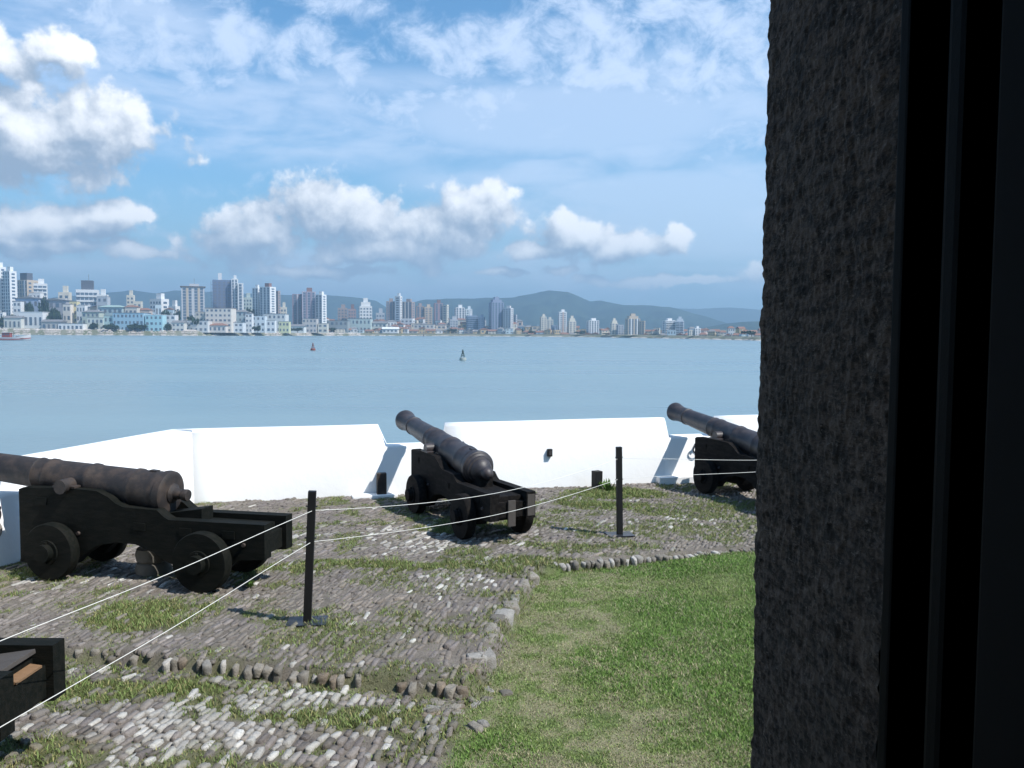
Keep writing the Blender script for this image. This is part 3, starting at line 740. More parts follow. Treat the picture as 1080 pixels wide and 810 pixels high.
# boats and buoys
def fishing_boat():
    D = 600; x1 = xat(33, D); L = 27.0; t = empty("fishing_boat", (x1 - L / 2, D, SEA)); tag(t, "wooden fishing boat with a pale hull and red stripe, cut by the left edge", "boat"); t.scale = (1, 1, 1.5)
    secs = 14; V = []; Fc = []
    for i in range(secs + 1):
        u = i / secs; x = -L / 2 + L * u; wd = 3.0 * (1 - max(0, (u - .55) / .45) ** 2.2) * (1 - .35 * max(0, (.2 - u) / .2)); sh = 1.5 + 1.4 * max(0, (u - .55) / .45) ** 2 + .5 * max(0, (.3 - u) / .3)
        wd = max(wd, .05)
        for (yy, zz) in ((-wd, sh), (-wd * .93, sh * .45), (-wd * .7, -.4), (wd * .7, -.4), (wd * .93, sh * .45), (wd, sh)): V.append((x, yy, zz))
    for i in range(secs):
        for j in range(5): a = i * 6 + j; Fc.append((a, a + 1, a + 7, a + 6))
    link("hull", np_mesh("hull", V, Fc), pal((.62, .60, .60)), t)
    b = MB()
    for i in range(secs):
        u = i / secs; u1 = (i + 1) / secs
    V2 = [(v[0], v[1] * 1.02 + (-.03 if v[1] < 0 else .03), v[2] + dz) for k, v in enumerate(V) if k % 6 in (1,) for dz in (-.28, .1)]
    F2 = [(2 * i, 2 * i + 1, 2 * i + 3, 2 * i + 2) for i in range(secs)]
    link("stripe", np_mesh("stripe", V2, F2), pal((.32, .06, .06)), t)
    MB().box(-L / 2 + .4, L / 2 - 4, -2.3, 2.3, 1.0, 1.15).build("deck", pal((.30, .20, .16)), t)
    c = MB().box(-6, -.5, -1.6, 1.6, 1.1, 3.6).build("cabin", pal((.30, .10, .10)), t)
    for k in range(3): piece('window', M['glass'], c, -5 + 1.8 * k, -1.6, 2.5, 1.0, .1, .6)
    MB().box(-6.4, -.1, -1.9, 1.9, 3.6, 3.8).build("cabin_roof", pal((.5, .5, .5)), t)
    MB().cyl(.13, .07, (1.2, 0, 1.1), (1.2, 0, 8.6), 8).build("mast", pal((.12, .1, .1)), t)
    MB().cyl(.08, .05, (1.2, 0, 3.2), (8.2, 0, 4.4), 8).build("boom", pal((.15, .1, .1)), t)
    MB().box(3.2, 5.4, -1, 1, 1.1, 1.9, .15).build("fish_hold", pal((.18, .10, .10)), t)
fishing_boat()
def buoy(px, py, hpx, label, c1, c2, cat="buoy"):
    D = (CH - SEA) * F / (py - hz(px)); h = hpx / F * D; r = h * .30
    t = empty("navigation_buoy", (xat(px, D), D, SEA)); tag(t, label, cat)
    MB().lathe([(-.5, 0), (-.4, r * .8), (.1, r), (h * .2, r), (h * .24, r * .9), (h * .25, 0)], 20).build("float", pal(c1), t).rotation_euler = (0, R(-90), 0)
    b = MB()
    for k in range(4):
        a = k * math.pi / 2 + .5; b.cyl(h * .025, h * .02, (r * .7 * math.cos(a), r * .7 * math.sin(a), h * .24), (r * .12 * math.cos(a), r * .12 * math.sin(a), h * .8), 6)
    for q in (.4, .6): b.cyl(r * (.75 - q * .62) , r * (.72 - q * .62), (0, 0, h * q), (0, 0, h * q + h * .03), 12)
    b.build("lattice", pal(c2), t)
    MB().cyl(h * .09, h * .0, (0, 0, h * .78), (0, 0, h * 1.0), 12).build("topmark", pal(c2), t)
buoy(488, 380, 12, "dark green cone buoy on a pale float in the middle of the bay", (.35, .38, .36), (.02, .04, .03))
buoy(330, 369.5, 8.5, "small red buoy farther out, left of the dark green buoy", (.22, .08, .07), (.16, .05, .05))
buoy(446.5, 354.6, 3.0, "tiny dark channel marker close under the far shore", (.08, .06, .08), (.05, .05, .06))

# ------------------------------------------------------------------ terrace: regions
def fr_front(x): return 5.40 - 0.222 * (x + .24)                     # front edge of the raised paving
def fr_right(y): return -.24 + (y - 5.42) * 0.188                    # right edge of the raised paving
def arc(x): return 8.36 + .33 * (x - .4) - 0.01 * (x - .4) ** 2      # curved kerb behind the lawn
def lawn_mask(x, y):
    x = np.asarray(x, float); y = np.asarray(y, float)
    wob = (vnoise(x, y, 5, 1.6, 3) - .5) * .18
    e = np.where(y > 8.2, .3, fr_right(y))
    e = np.where(y < 5.4, -.25 + (y - 5.4) * .12, e)
    a = sm(x - e + wob, -.03, .10); b = sm(arc(x) - y + wob * .5, -.03, .08)
    return a * b
def raised(x, y):
    """1 on the upper level, 0 on the lower level (lawn and front cobbles)"""
    a = sm(y - fr_front(x), -.02, .05) * sm(fr_right(np.minimum(y, 8.4)) - x, -.02, .05)
    b = sm(y - arc(x), -.02, .06)
    c = np.where(y > 8.25, sm(.5 - x, -.05, .1), 0)
    return np.maximum(np.maximum(a, b), c)
def gz(x, y):
    x = np.asarray(x, float); y = np.asarray(y, float)
    r = raised(x, y)
    z = (r - 1) * .085 + (vnoise(x, y, 2, .8, 4) - .5) * .07 + (vnoise(x, y, 3, 4.0, 2) - .5) * .014
    return z + 0.05 * sm(lawn_mask(x, y) * sm(x, .8, 2.4), 0, 1)
GREENS = [  # grassy patches: x, y, rx, ry, strength
    (-2.95, 6.75, .62, .55, 1.0), (-3.6, 7.0, .6, .35, .5), (-4.55, 8.0, .35, .3, .9), (-1.2, 8.30, 1.5, .22, .95), (-.25, 8.25, .65, .26, .9), (-2.2, 8.15, .7, .25, .8),
    (-.75, 7.5, .5, .3, .45), (-.6, 9.0, .25, .2, .3), (-.25, 10.3, .9, .5, .8), (-.65, 9.75, .45, .2, 1.0), (.35, 10.35, .6, .5, .6), (.8, 11.6, .5, .6, .8), (1.5, 12.1, .9, .5, 1.0), (1.3, 11.2, .7, .4, .9), (2.2, 10.9, .9, .5, .7),
    (1.9, 9.9, 1.1, .4, .6), (.6, 9.15, .8, .18, .7), (.2, 8.55, .7, .2, .9), (-1.1, 11.45, .2, .15, .7), (-2.0, 10.9, .3, .12, .4), (2.9, 11.4, .6, .6, .7), (-1.6, 5.9, .5, .2, .35), (-.8, 5.62, .7, .14, .6), (1.0, 10.1, .5, .3, .5),
    (-2.4, 7.15, .5, .2, .5), (-3.9, 5.5, 1.2, .6, .85), (-2.6, 5.45, 1.3, .30, 1.0), (-1.2, 5.18, 1.1, .13, .85), (-.45, 5.1, .3, .4, .7), (-2.6, 4.55, .6, .35, .8), (-1.7, 4.35, .9, .22, .8), (-.65, 5.0, .25, .16, .7), (-3.9, 4.4, 1.2, .8, .5)]
def green(x, y):
    x = np.asarray(x, float); y = np.asarray(y, float)
    g = np.zeros(np.broadcast(x, y).shape)
    wx = x + (vnoise(x, y, 21, 2.2, 4) - .5) * .7; wy = y + (vnoise(x, y, 22, 2.2, 4) - .5) * .5
    for (cx, cy, rx, ry, s) in GREENS:
        d = np.sqrt(((wx - cx) / rx) ** 2 + ((wy - cy) / ry) ** 2); g = np.maximum(g, s * (1 - sm(d, .55, 1.15)))
    g = np.maximum(g, .66 * sm(vnoise(x, y, 23, 3.4, 4), .47, .64))
    return g
# white parapet geometry (inner face line) is needed for the extents of the ground
K_ = np.array
def wing_out(t): return K_([-4.63, 11.56]) + (K_([-5.22, 9.21]) - K_([-4.63, 11.56])) * t / 2.423
FD = K_([1, .295]) / math.hypot(1, .295); FN = K_([FD[1], -FD[0]])           # along the sea wall, towards the terrace
WD = K_([-.59, -2.35]) / math.hypot(.59, 2.35); WN = K_([-WD[1], WD[0]])      # along the wing, towards the terrace
def inside(x, y):
    return ((x + 4.63) * FN[0] + (y - 11.56) * FN[1] > .3) & ((x + 4.63) * WN[0] + (y - 11.56) * WN[1] > .3)

def ground():
    xs = np.arange(-6.6, 8.0, .035); ys = np.arange(2.0, 15.2, .035)
    X, Y = np.meshgrid(xs, ys, indexing='ij'); Z = gz(X, Y)
    L = lawn_mask(X, Y); G = green(X, Y)
    nz = vnoise(X, Y, 9, 5, 4)[..., None]; n2 = vnoise(X, Y, 12, 1.3, 4) * .35 + vnoise(X, Y, 49, 7.5, 4) * .65
    soil = K_([.170, .150, .130]) * (0.7 + .6 * nz); moss = K_([.105, .115, .045]) * (.7 + .6 * nz); thatch = K_([.215, .205, .125]) * (.75 + .5 * nz); lush = K_([.120, .165, .058]) * (.8 + .4 * nz)
    dry = sm(n2, .40, .60) * (1 - .8 * sm(X, 1.0, 2.2))
    c = soil * (1 - G[..., None]) + moss * G[..., None]
    lc = lush * (1 - dry[..., None]) + thatch * dry[..., None]
    c = c * (1 - L[..., None]) + lc * L[..., None]
    nx, ny = X.shape; ok = inside(X, Y)
    idx = np.arange(nx * ny).reshape(nx, ny)
    f = np.stack([idx[:-1, :-1], idx[1:, :-1], idx[1:, 1:], idx[:-1, 1:]], -1).reshape(-1, 4)
    okf = (ok[:-1, :-1] & ok[1:, :-1] & ok[1:, 1:] & ok[:-1, 1:]).ravel(); f = f[okf]
    me = np_mesh("terrace_ground", np.stack([X, Y, Z], -1).reshape(-1, 3), f, c.reshape(-1, 3))
    tag(link("terrace_ground", me, M['soil'], smooth=True), kind='structure')
    # the rest of the terrace, out of sight round the building
    me = np_mesh("ground", [(-6.2, -6, -.16), (14, -6, -.16), (14, 16.4, -.16), (-4.4, 11.2, -.16)], [(0, 1, 2, 3)], np.full((4, 3), .12))
    tag(link("ground", me, M['soil']), kind='structure')
    b = MB().box(-30, 30, -30, -6, SEA - 1, -.17)
    tag(b.build("fort_rock", M['concrete']), kind='structure')
ground()

# ------------------------------------------------------------------ paving stones set on edge in rows
def stones():
    a = K_([.19, .98]); a = a / np.linalg.norm(a); b = K_([a[1], -a[0]])
    C = []; L = []; Wd = []; AX = []
    def field(a, x0, x1, y0, y1, lw, ll, test):
        b = K_([a[1], -a[0]]); u = -12.0
        while u < 12:
            w = lw * nr.uniform(.8, 1.25); v = -4 + nr.uniform(0, .2)
            n = 200; ls = ll * nr.uniform(.5, 1.5, n); vs_ = v + np.concatenate([[0], np.cumsum(ls)[:-1]]) + ls / 2
            wv = (vnoise(u * 1.0 + 0 * vs_, vs_, 51, 1.1, 3) - .5) * .16; cx = b[0] * (u + wv) + a[0] * vs_ + nr.normal(0, .006, n); cy = b[1] * (u + wv) + a[1] * vs_
            k = (cx > x0) & (cx < x1) & (cy > y0) & (cy < y1); k[k] = test(cx[k], cy[k])
            k &= nr.random(n) > .05
            if k.any(): C.append(np.stack([cx[k], cy[k]], 1)); L.append(ls[k]); Wd.append(np.full(k.sum(), w)); AX.append(np.tile(a, (k.sum(), 1)))
            u += w
    def t_plat(x, y): return (y > fr_front(x) + .07) & (x < fr_right(np.minimum(y, 8.3)) - .03 + (vnoise(x, y, 61, 4, 2) - .5) * .10) & (y < 8.45) & (green(x, y) < nr.uniform(.45, 1.15, x.shape)) & inside(x, y)
    def t_low(x, y): return (y < fr_front(x) - .08) & (lawn_mask(x, y) < .2) & (green(x, y) < nr.uniform(.35, 1.1, x.shape)) & inside(x, y)
    def t_up(x, y): return (y > 8.45) & (y > arc(x) + .10) & (green(x, y) < nr.uniform(.4, 1.1, x.shape)) & inside(x, y)
    field(a, -6, 1, 5, 8.5, .043, .125, t_plat)
    field(a, -5.5, .2, 3.6, 6.6, .050, .095, t_low)
    a2 = K_([.42, .91]); a2 /= np.linalg.norm(a2)
    field(a2, -6, 6, 8.4, 14, .046, .13, t_up)
    C = np.concatenate(C); L = np.concatenate(L); Wd = np.concatenate(Wd); AX = np.concatenate(AX); n = len(C)
    ang = np.linspace(0, 2 * np.pi, 9)[:-1] + np.pi / 8
    se = np.sign(np.cos(ang)) * np.abs(np.cos(ang)) ** .35, np.sign(np.sin(ang)) * np.abs(np.sin(ang)) ** .35
    lv = [(1.04, -.02), (1.0, .000), (.88, .0065)]
    BX = np.stack([AX[:, 1], -AX[:, 0]], 1)
    yaw = nr.normal(0, .10, n); ca, sa = np.cos(yaw), np.sin(yaw)
    A2 = AX * ca[:, None] + BX * sa[:, None]; B2 = BX * ca[:, None] - AX * sa[:, None]
    low = (C[:, 1] < fr_front(C[:, 0]))
    hgt = nr.normal(0, .0055, n) + np.where(low, .005, -.001)
    tl = nr.normal(0, .07, n); tw = nr.normal(0, .10, n)
    z0 = gz(C[:, 0], C[:, 1])
    V = np.zeros((n, 25, 3)); jit = nr.uniform(.80, 1.08, (n, 8)); wv_ = nr.uniform(.68, 1.08, n)
    for k, (s, dz) in enumerate(lv):
        for j in range(8):
            la = se[0][j] * s * L * .49 * jit[:, j]; lb = se[1][j] * s * Wd * .47 * jit[:, j] * wv_
            p = C + A2 * la[:, None] + B2 * lb[:, None]
            V[:, k * 8 + j, 0] = p[:, 0]; V[:, k * 8 + j, 1] = p[:, 1]
            V[:, k * 8 + j, 2] = z0 + dz * (1.25 if k == 2 else 1) * np.where(low, 1.35, 1.0) + hgt + (tl * la + tw * lb if k > 0 else 0)
    V[:, 24, :2] = C; V[:, 24, 2] = z0 + .0075 * np.where(low, 1.35, 1) + hgt
    q = []
    for k in range(2):
        for j in range(8): q.append((k * 8 + j, k * 8 + (j + 1) % 8, k * 8 + 8 + (j + 1) % 8, k * 8 + 8 + j))
    for j in range(0, 8, 2): q.append((16 + j, 16 + (j + 1) % 8, 16 + (j + 2) % 8, 24))
    q = K_(q); Fq = (np.arange(n)[:, None, None] * 25 + q[None]).reshape(-1, 4)
    x, y = C[:, 0], C[:, 1]
    base = K_([.238, .210, .193])[None] * nr.uniform(.6, 1.3, n)[:, None]
    warm = K_([.235, .200, .160])[None] * nr.uniform(.6, 1.3, n)[:, None]; dark = K_([.145, .127, .125])[None] * nr.uniform(.7, 1.3, n)[:, None]
    wm = sm(vnoise(x, y, 31, 1.1, 3) + nr.normal(0, .12, n), .5, .75)[:, None] * .6
    c = base * (1 - wm) + warm * wm
    dm = sm(vnoise(x, y, 33, .9, 3) + nr.normal(0, .12, n), .5, .7)[:, None] * .55; c = c * (1 - dm) + dark * dm
    pale = K_([.58, .56, .52])[None] * nr.uniform(.7, 1.15, n)[:, None]
    pr = np.clip(.03 + .75 * np.exp(-((x + 1.0) / .75) ** 2 - ((y - 9.35) / .55) ** 2) + np.where(low, .20, 0) + .85 * np.exp(-((y - 5.12) / .20) ** 2) * (low & (x > -2.3) & (x < -.4)) + .35 * (low & (x > -2.2) & (x < -1.2)) + .5 * np.exp(-((x + 3.9) / .9) ** 2 - ((y - 7.9) / .35) ** 2)
                 + .5 * np.exp(-((x + .3) / .35) ** 2 - ((y - 7.75) / .25) ** 2) + .35 * np.exp(-((x - 2.0) / .8) ** 2 - ((y - 10.2) / .3) ** 2), 0, .95)
    pm = (nr.random(n) < pr)[:, None] * nr.uniform(.4, 1, n)[:, None]; c = c * (1 - pm) + pale * pm
    mo = (green(x, y) * nr.uniform(0, .9, n))[:, None] * .8; c = c * (1 - mo) + K_([.12, .125, .055])[None] * mo
    so_ = (sm(vnoise(x, y, 55, 3.2, 4) + nr.normal(0, .10, n), .48, .66) * .65)[:, None]; c = c * (1 - so_) + K_([.195, .175, .150])[None] * so_
    cols = np.repeat(c[:, None, :], 25, 1)
    me = np_mesh("stone_paving", V.reshape(-1, 3), Fq, cols.reshape(-1, 3))
    o = link("stone_paving", me, M['stone'], smooth=True); tag(o, kind='structure')
    print("stones", n)
stones()

# larger rough edge stones of the steps
def edge_stones():
    Vs = []; Fs = []; Cs = []
    def st(x, y, a, l, w, h, z, pale):
        n = 10; rr = nr.uniform(.82, 1.12, (4, n)); vs_ = []
        for k, (s, dz) in enumerate(((1, -h), (1.04, -h * .25), (.97, 0), (.72, h * .07))):
            for j in range(n):
                t = 2 * math.pi * j / n; cx = math.copysign(abs(math.cos(t)) ** .4, math.cos(t)) * l / 2 * s * rr[k][j]; cy = math.copysign(abs(math.sin(t)) ** .4, math.sin(t)) * w / 2 * s * rr[k][j]
                vs_.append((x + cx * math.cos(a) - cy * math.sin(a), y + cx * math.sin(a) + cy * math.cos(a), z + dz + nr.normal(0, h * .05)))
        vs_.append((x, y, z + h * .07)); vs_.append((x, y, z + h * .07))
        o = sum(len(v) for v in Vs)
        for k in range(3):
            for j in range(n): Fs.append((o + k * n + j, o + k * n + (j + 1) % n, o + k * n + n + (j + 1) % n, o + k * n + n + j))
        for j in range(0, n, 2): Fs.append((o + 30 + j, o + 30 + (j + 1) % n, o + 30 + (j + 2) % n, o + 40))
        Vs.append(vs_)
        c = (K_([.25, .228, .195]) if pale < .82 else K_([.40, .38, .35])) * nr.uniform(.6, 1.15)
        if nr.random() < .12: c = K_([.22, .18, .14]) * nr.uniform(.7, 1.1)
        Cs.append(np.tile(c, (42, 1)))
    x = -5.2
    while x < -.25:                                        # front edge, stones standing on end
        w = nr.uniform(.04, .075)
        if nr.random() > .30: st(x, fr_front(x) + nr.normal(.045, .035), math.pi / 2 + nr.normal(0, .22), nr.uniform(.10, .17), w, nr.uniform(.06, .09), gz(x, fr_front(x) + .1) + nr.uniform(-.04, -.008), nr.random())
        x += w * nr.uniform(.95, 1.2)
    y = 5.45
    while y < 8.25:                                        # right edge, flat slabs
        l = nr.uniform(.10, .26)
        st(fr_right(y) - nr.uniform(.05, .13), y, math.pi / 2 + nr.normal(0, .2), l, nr.uniform(.06, .16), .09, gz(fr_right(y) - .15, y) + nr.uniform(-.02, .010), nr.random() + .12)
        y += l * nr.uniform(.85, 1.1)
    x = .15
    while x < 6:                                           # curved kerb behind the lawn
        w = nr.uniform(.035, .07); st(x, arc(x) + nr.normal(.04, .015), math.pi / 2 + .25 + nr.normal(0, .12), nr.uniform(.14, .22), w, .07, gz(x, arc(x) + .15) + nr.uniform(-.035, -.006), nr.random() * .6 + .4)
        x += w * nr.uniform(.9, 1.15)
    for k in range(34):                                    # tumbled stones where the two edges met
        st(nr.normal(-.38, .16), nr.normal(5.28, .16), nr.uniform(0, 3), nr.uniform(.05, .15), nr.uniform(.04, .09), .05, -.085 + nr.uniform(0, .025), nr.random() + .2)
    me = np_mesh("kerb", np.concatenate([K_(v) for v in Vs]), K_(Fs), np.concatenate(Cs))
    tag(link("kerb", me, M['stone'], smooth=True), kind='structure')
edge_stones()

# ------------------------------------------------------------------ grass
def grass():
    def blades(X, Y, h, wd, col, lean):
        n = len(X); a = nr.uniform(0, 2 * np.pi, n); z = gz(X, Y) - .004
        dx, dy = np.cos(a), np.sin(a); la = nr.uniform(0, 2 * np.pi, n); lx = np.cos(la) * lean * h; ly = np.sin(la) * lean * h
        V = np.zeros((n, 5, 3)); w = wd / 2
        V[:, 0] = np.stack([X - dx * w, Y - dy * w, z], 1); V[:, 1] = np.stack([X + dx * w, Y + dy * w, z], 1)
        V[:, 2] = np.stack([X + dx * w * .8 + lx * .4, Y + dy * w * .8 + ly * .4, z + h * .6], 1); V[:, 3] = np.stack([X - dx * w * .8 + lx * .4, Y - dy * w * .8 + ly * .4, z + h * .6], 1)
        V[:, 4] = np.stack([X + lx, Y + ly, z + h], 1)
        return V, col
    n = 620000
    X = nr.uniform(-.9, 4.6, n); Y = nr.uniform(3.9, 9.9, n); L = lawn_mask(X, Y)
    thin = .6 + .4 * sm(vnoise(X, Y, 41, 2.5, 4), .34, .55)
    k = (nr.random(n) < L * thin) & (X < Y * .42 + .3); X = X[k]; Y = Y[k]; n = len(X)
    dry = sm(vnoise(X, Y, 12, 1.3, 4) * .35 + vnoise(X, Y, 49, 7.5, 4) * .65 + nr.normal(0, .07, n), .40, .58) * (1 - .85 * sm(X, .7, 1.7))
    lush = sm(vnoise(X, Y, 44, 1.5, 3) + .18 * sm(X, .6, 1.8), .45, .66)
    h = nr.uniform(.010, .024, n) * (1 + .45 * lush) * (1 - .35 * dry); g1 = K_([.225, .300, .100]); g2 = K_([.165, .275, .070]); g3 = K_([.40, .365, .235])
    c = g1 * (1 - lush[:, None]) + g2 * lush[:, None]; isd = (nr.random(n) < (.12 + .40 * dry))[:, None]; c = np.where(isd, g3, c) * nr.uniform(.65, 1.35, n)[:, None]
    V1, c1 = blades(X, Y, h, nr.uniform(.003, .006, n), c, nr.uniform(.3, 1.1, n))
    n = 650000
    X = nr.uniform(-5.4, 4.8, n); Y = nr.uniform(3.8, 13.6, n); G = green(X, Y) * (1 - lawn_mask(X, Y))
    edge = np.exp(-((Y - fr_front(X) + .12) / .10) ** 2) * (X < -.2) * .9 + np.exp(-((Y - arc(X) + .05) / .08) ** 2) * (X > .2)
    edge = edge + np.exp(-((X - fr_right(Y)) / .07) ** 2) * ((Y > 5.3) & (Y < 8.3)) * .8
    G = np.maximum(G, edge) ** 1.3
    G = np.maximum(G, .035)
    k = (nr.random(n) < G) & inside(X, Y) & (X > -Y * .66) & (X < Y * .33 + .3); X = X[k]; Y = Y[k]; G = G[k]; n = len(X)
    h = nr.uniform(.012, .034, n) * (.5 + .7 * G) * (1 + .6 * sm(vnoise(X, Y, 46, 4, 2), .5, .7))
    c = K_([.175, .235, .080])[None]; c = np.where((nr.random(n) < .3)[:, None], K_([.30, .28, .13])[None], c) * nr.uniform(.6, 1.35, n)[:, None]
    V2, c2 = blades(X, Y, h, nr.uniform(.004, .008, n), c, nr.uniform(.3, 1.0, n))
    V = np.concatenate([V1, V2]); c = np.concatenate([c1, c2]); n = len(V)
    q = np.arange(n)[:, None] * 5
    F3 = np.concatenate([q + K_([[0, 1, 2]]), q + K_([[0, 2, 3]]), q + K_([[3, 2, 4]])])
    me = np_mesh("grass", V.reshape(-1, 3), F3, np.repeat(c[:, None], 5, 1).reshape(-1, 3))
    tag(link("grass", me, M['grass']), "short green and straw coloured grass of the lawn and between the paving stones", "grass", kind='stuff')
    print("blades", n)
grass()
def weed(x, y, s, label, n=46):
    g = np.random.default_rng(int(abs(x * 91 + y * 37))); V = []; z = float(gz(x, y))
    for i in range(n):
        a = g.uniform(0, 6.28); r = abs(g.normal(0, .5)) * s; b = K_([x + r * math.cos(a), y + r * math.sin(a), z]); l = s * g.uniform(.5, 1.5)
        d = K_([math.cos(a) * .55, math.sin(a) * .55, 1]); d /= np.linalg.norm(d); sd = K_([-math.sin(a), math.cos(a), 0]) * s * .14
        V += [b - sd * .4, b + d * l * .55 - sd, b + d * l, b + d * l * .55 + sd]
    me = np_mesh("weed", V, np.arange(len(V)).reshape(-1, 4), np.tile(K_([.085, .15, .035]), (len(V), 1)))
    tag(link("weed", me, M['grass']), label, "plant")
xw, yw = on_plane(633, 517); weed(xw + .12, yw - .1, .13, "leafy green weed at the foot of the short dark bollard before the white wall")
xw, yw = on_plane(487, 562); weed(xw, yw, .07, "low green weed in the shade under the middle cannon's rear wheel")
xw, yw = on_plane(448, 600); weed(-2.35, 7.55, .05, "small weed by the rear wheel of the left cannon")

# ------------------------------------------------------------------ white parapet with gun embrasures
def parapet(name, O, Dv, Nv, s0, s1, gaps, H, SILL, label, m0=0.0, m1=0.0, th=.52, skew=None):
    """O outer corner, runs along Dv; Nv points to the terrace; gaps = (top a, top b, bottom a, bottom b)"""
    st = [(s0, H)]; sk = {}
    for gi, (a, b, a2, b2) in enumerate(gaps):
        k0, k1 = skew[gi] if skew else (-.08, .08)
        sk.update({round(a, 4): k0, round(a2, 4): k0, round(b, 4): k1, round(b2, 4): k1})
    for (a, b, a2, b2) in gaps: st += [(a, H), (a2, SILL), (b2, SILL), (b, H)]
    st.append((s1, H)); V = []; Fc = []
    full = []
    for i in range(len(st) - 1):
        (sa, ha), (sb, hb) = st[i], st[i + 1]; k = max(1, int((sb - sa) / .25)) if ha == hb else 1
        for j in range(k): full.append((sa + (sb - sa) * j / k, ha + (hb - ha) * j / k))
    full.append(st[-1])
    for i, (s, h) in enumerate(full):
        if h == H and 0 < i < len(full) - 1: h = H + .002 * math.sin(s * 2.3)
        sh = m0 if i == 0 else (m1 if i == len(full) - 1 else 0)
        o = O + Dv * s; si = max(s + sk.get(round(s, 4), 0), m0); n = O + Dv * si + Nv * th; n2 = O + Dv * max(si, m0 * 1.06) + Nv * (th + .035)
        V += [(o[0] - Nv[0] * .3, o[1] - Nv[1] * .3, SEA - 1), (o[0], o[1], h - .006), (o[0] + Nv[0] * .03, o[1] + Nv[1] * .03, h), (n[0] - Nv[0] * .02, n[1] - Nv[1] * .02, h + .012), (n[0], n[1], h - .01), (n2[0], n2[1], -.2)]
    for i in range(len(full) - 1):
        for j in range(5): a = i * 6 + j; Fc.append((a, a + 1, a + 7, a + 6))
    me = np_mesh(name, V, Fc)
    bm = bmesh.new(); bm.from_mesh(me); bm.faces.ensure_lookup_table()
    bm.verts.ensure_lookup_table(); nV = len(V)
    bm.faces.new([bm.verts[i] for i in range(6)][::-1]); bm.faces.new([bm.verts[nV - 6 + i] for i in range(6)])
    bmesh.ops.recalc_face_normals(bm, faces=bm.faces); bm.to_mesh(me); bm.free()
    return tag(link(name, me, M['limewash']), label, "wall")
O = K_([-4.63, 11.56])
def s_front(X): return (X + 4.63) / FD[0]
mit = .52 * math.tan((math.pi - math.acos(float(np.dot(-FD, -WD)) * -1)) / 2) if False else None
# inner corner = where both inner lines cross
def cross(P1, d1, P2, d2):
    A = K_([[d1[0], -d2[0]], [d1[1], -d2[1]]]); t = np.linalg.solve(A, P2 - P1); return t[0], t[1]
tf, tw_ = cross(O + FN * .52, FD, O + WN * .52, WD)
parapet("parapet_wall", O, FD, FN, 0, 19, [(s_front(-1.952), s_front(-1.0), s_front(-1.83), s_front(-1.05)), (s_front(2.43), s_front(3.29), s_front(2.50), s_front(3.23)), (s_front(7.2), s_front(8.1), s_front(7.3), s_front(8.05))],
        .955, .67, "long white limewashed parapet with gun embrasures facing the bay", tf, 0, skew=[(-.085, -.10), (-.22, -.20), (-.2, .0)])
sg = 3.245
parapet("parapet_wall", O, WD, WN, 0, 15, [(sg - .48, sg + .50, sg - .38, sg + .42), (sg + 3.5, sg + 4.5, sg + 3.6, sg + 4.4)], .955, .67, "white limewashed parapet wing on the left behind the nearest large cannon", tw_, 0)

def wall_point(px, s_in=.555):
    """point on the inner face of the long parapet seen at photo column px"""
    u = (px - 540) / F; P0 = O + FN * s_in; t = (u * P0[1] - P0[0]) / (FD[0] - u * FD[1]); return P0 + FD * t
AW = math.atan2(FD[1], FD[0])
p = wall_point(580.5); o = empty("drain_outlet", (p[0], p[1], zat(580, 478, p[1])), AW); tag(o, "small dark drain outlet in the white parapet between the two embrasures", "drain")
MB().box(-.035, .035, -.03, .03, -.055, .055, .008).build("frame", M['post'], o); MB().box(-.02, .02, -.034, .0, -.035, .035).build("opening", M['iron_dark'], o)
p = wall_point(398); q = p + FN * .12
b = MB().box(-.42, .20, -.09, .12, -.05, .055, .02); o = b.build("plinth", M['limewash']); o.location = (q[0] + .05, q[1], 0); o.rotation_euler.z = AW; tag(o, "low white plinth at the foot of the parapet by the first embrasure", "plinth")
b = MB().box(-.065, .065, -.05, .06, 0, .30, .012); o = b.build("bollard", M['iron_rust']); pq = K_(on_plane(402, 526)); o.location = (pq[0] , pq[1] - .02, .045); o.rotation_euler.z = AW; tag(o, "short rusty iron stub on the white plinth left of the middle cannon", "bollard", "iron stubs along the parapet")
pq = on_plane(631, 517); b = MB().box(-.06, .06, -.06, .06, -.03, .27, .01); o = b.build("bollard", M['post']); o.location = (pq[0], pq[1], 0); o.rotation_euler.z = .5; tag(o, "short dark stub with a weed at its foot before the white wall", "bollard", "iron stubs along the parapet")
pq = on_plane(720, 508); b = MB().box(-.06, .06, -.06, .06, -.03, .13, .01); o = b.build("marker_block", M['limewash']); o.location = (pq[0], pq[1], 0); o.rotation_euler.z = .2; tag(o, "small white block beside the front of the right hand cannon", "block")
p = wall_point(700); q = p + FN * .06; b = MB().box(-.22, .45, -.05, .12, -.05, .10, .015); o = b.build("plinth", M['limewash']); o.location = (q[0] + .12, q[1], 0); o.rotation_euler.z = AW; tag(o, "low white plinth under the second embrasure by the right hand cannon", "plinth")

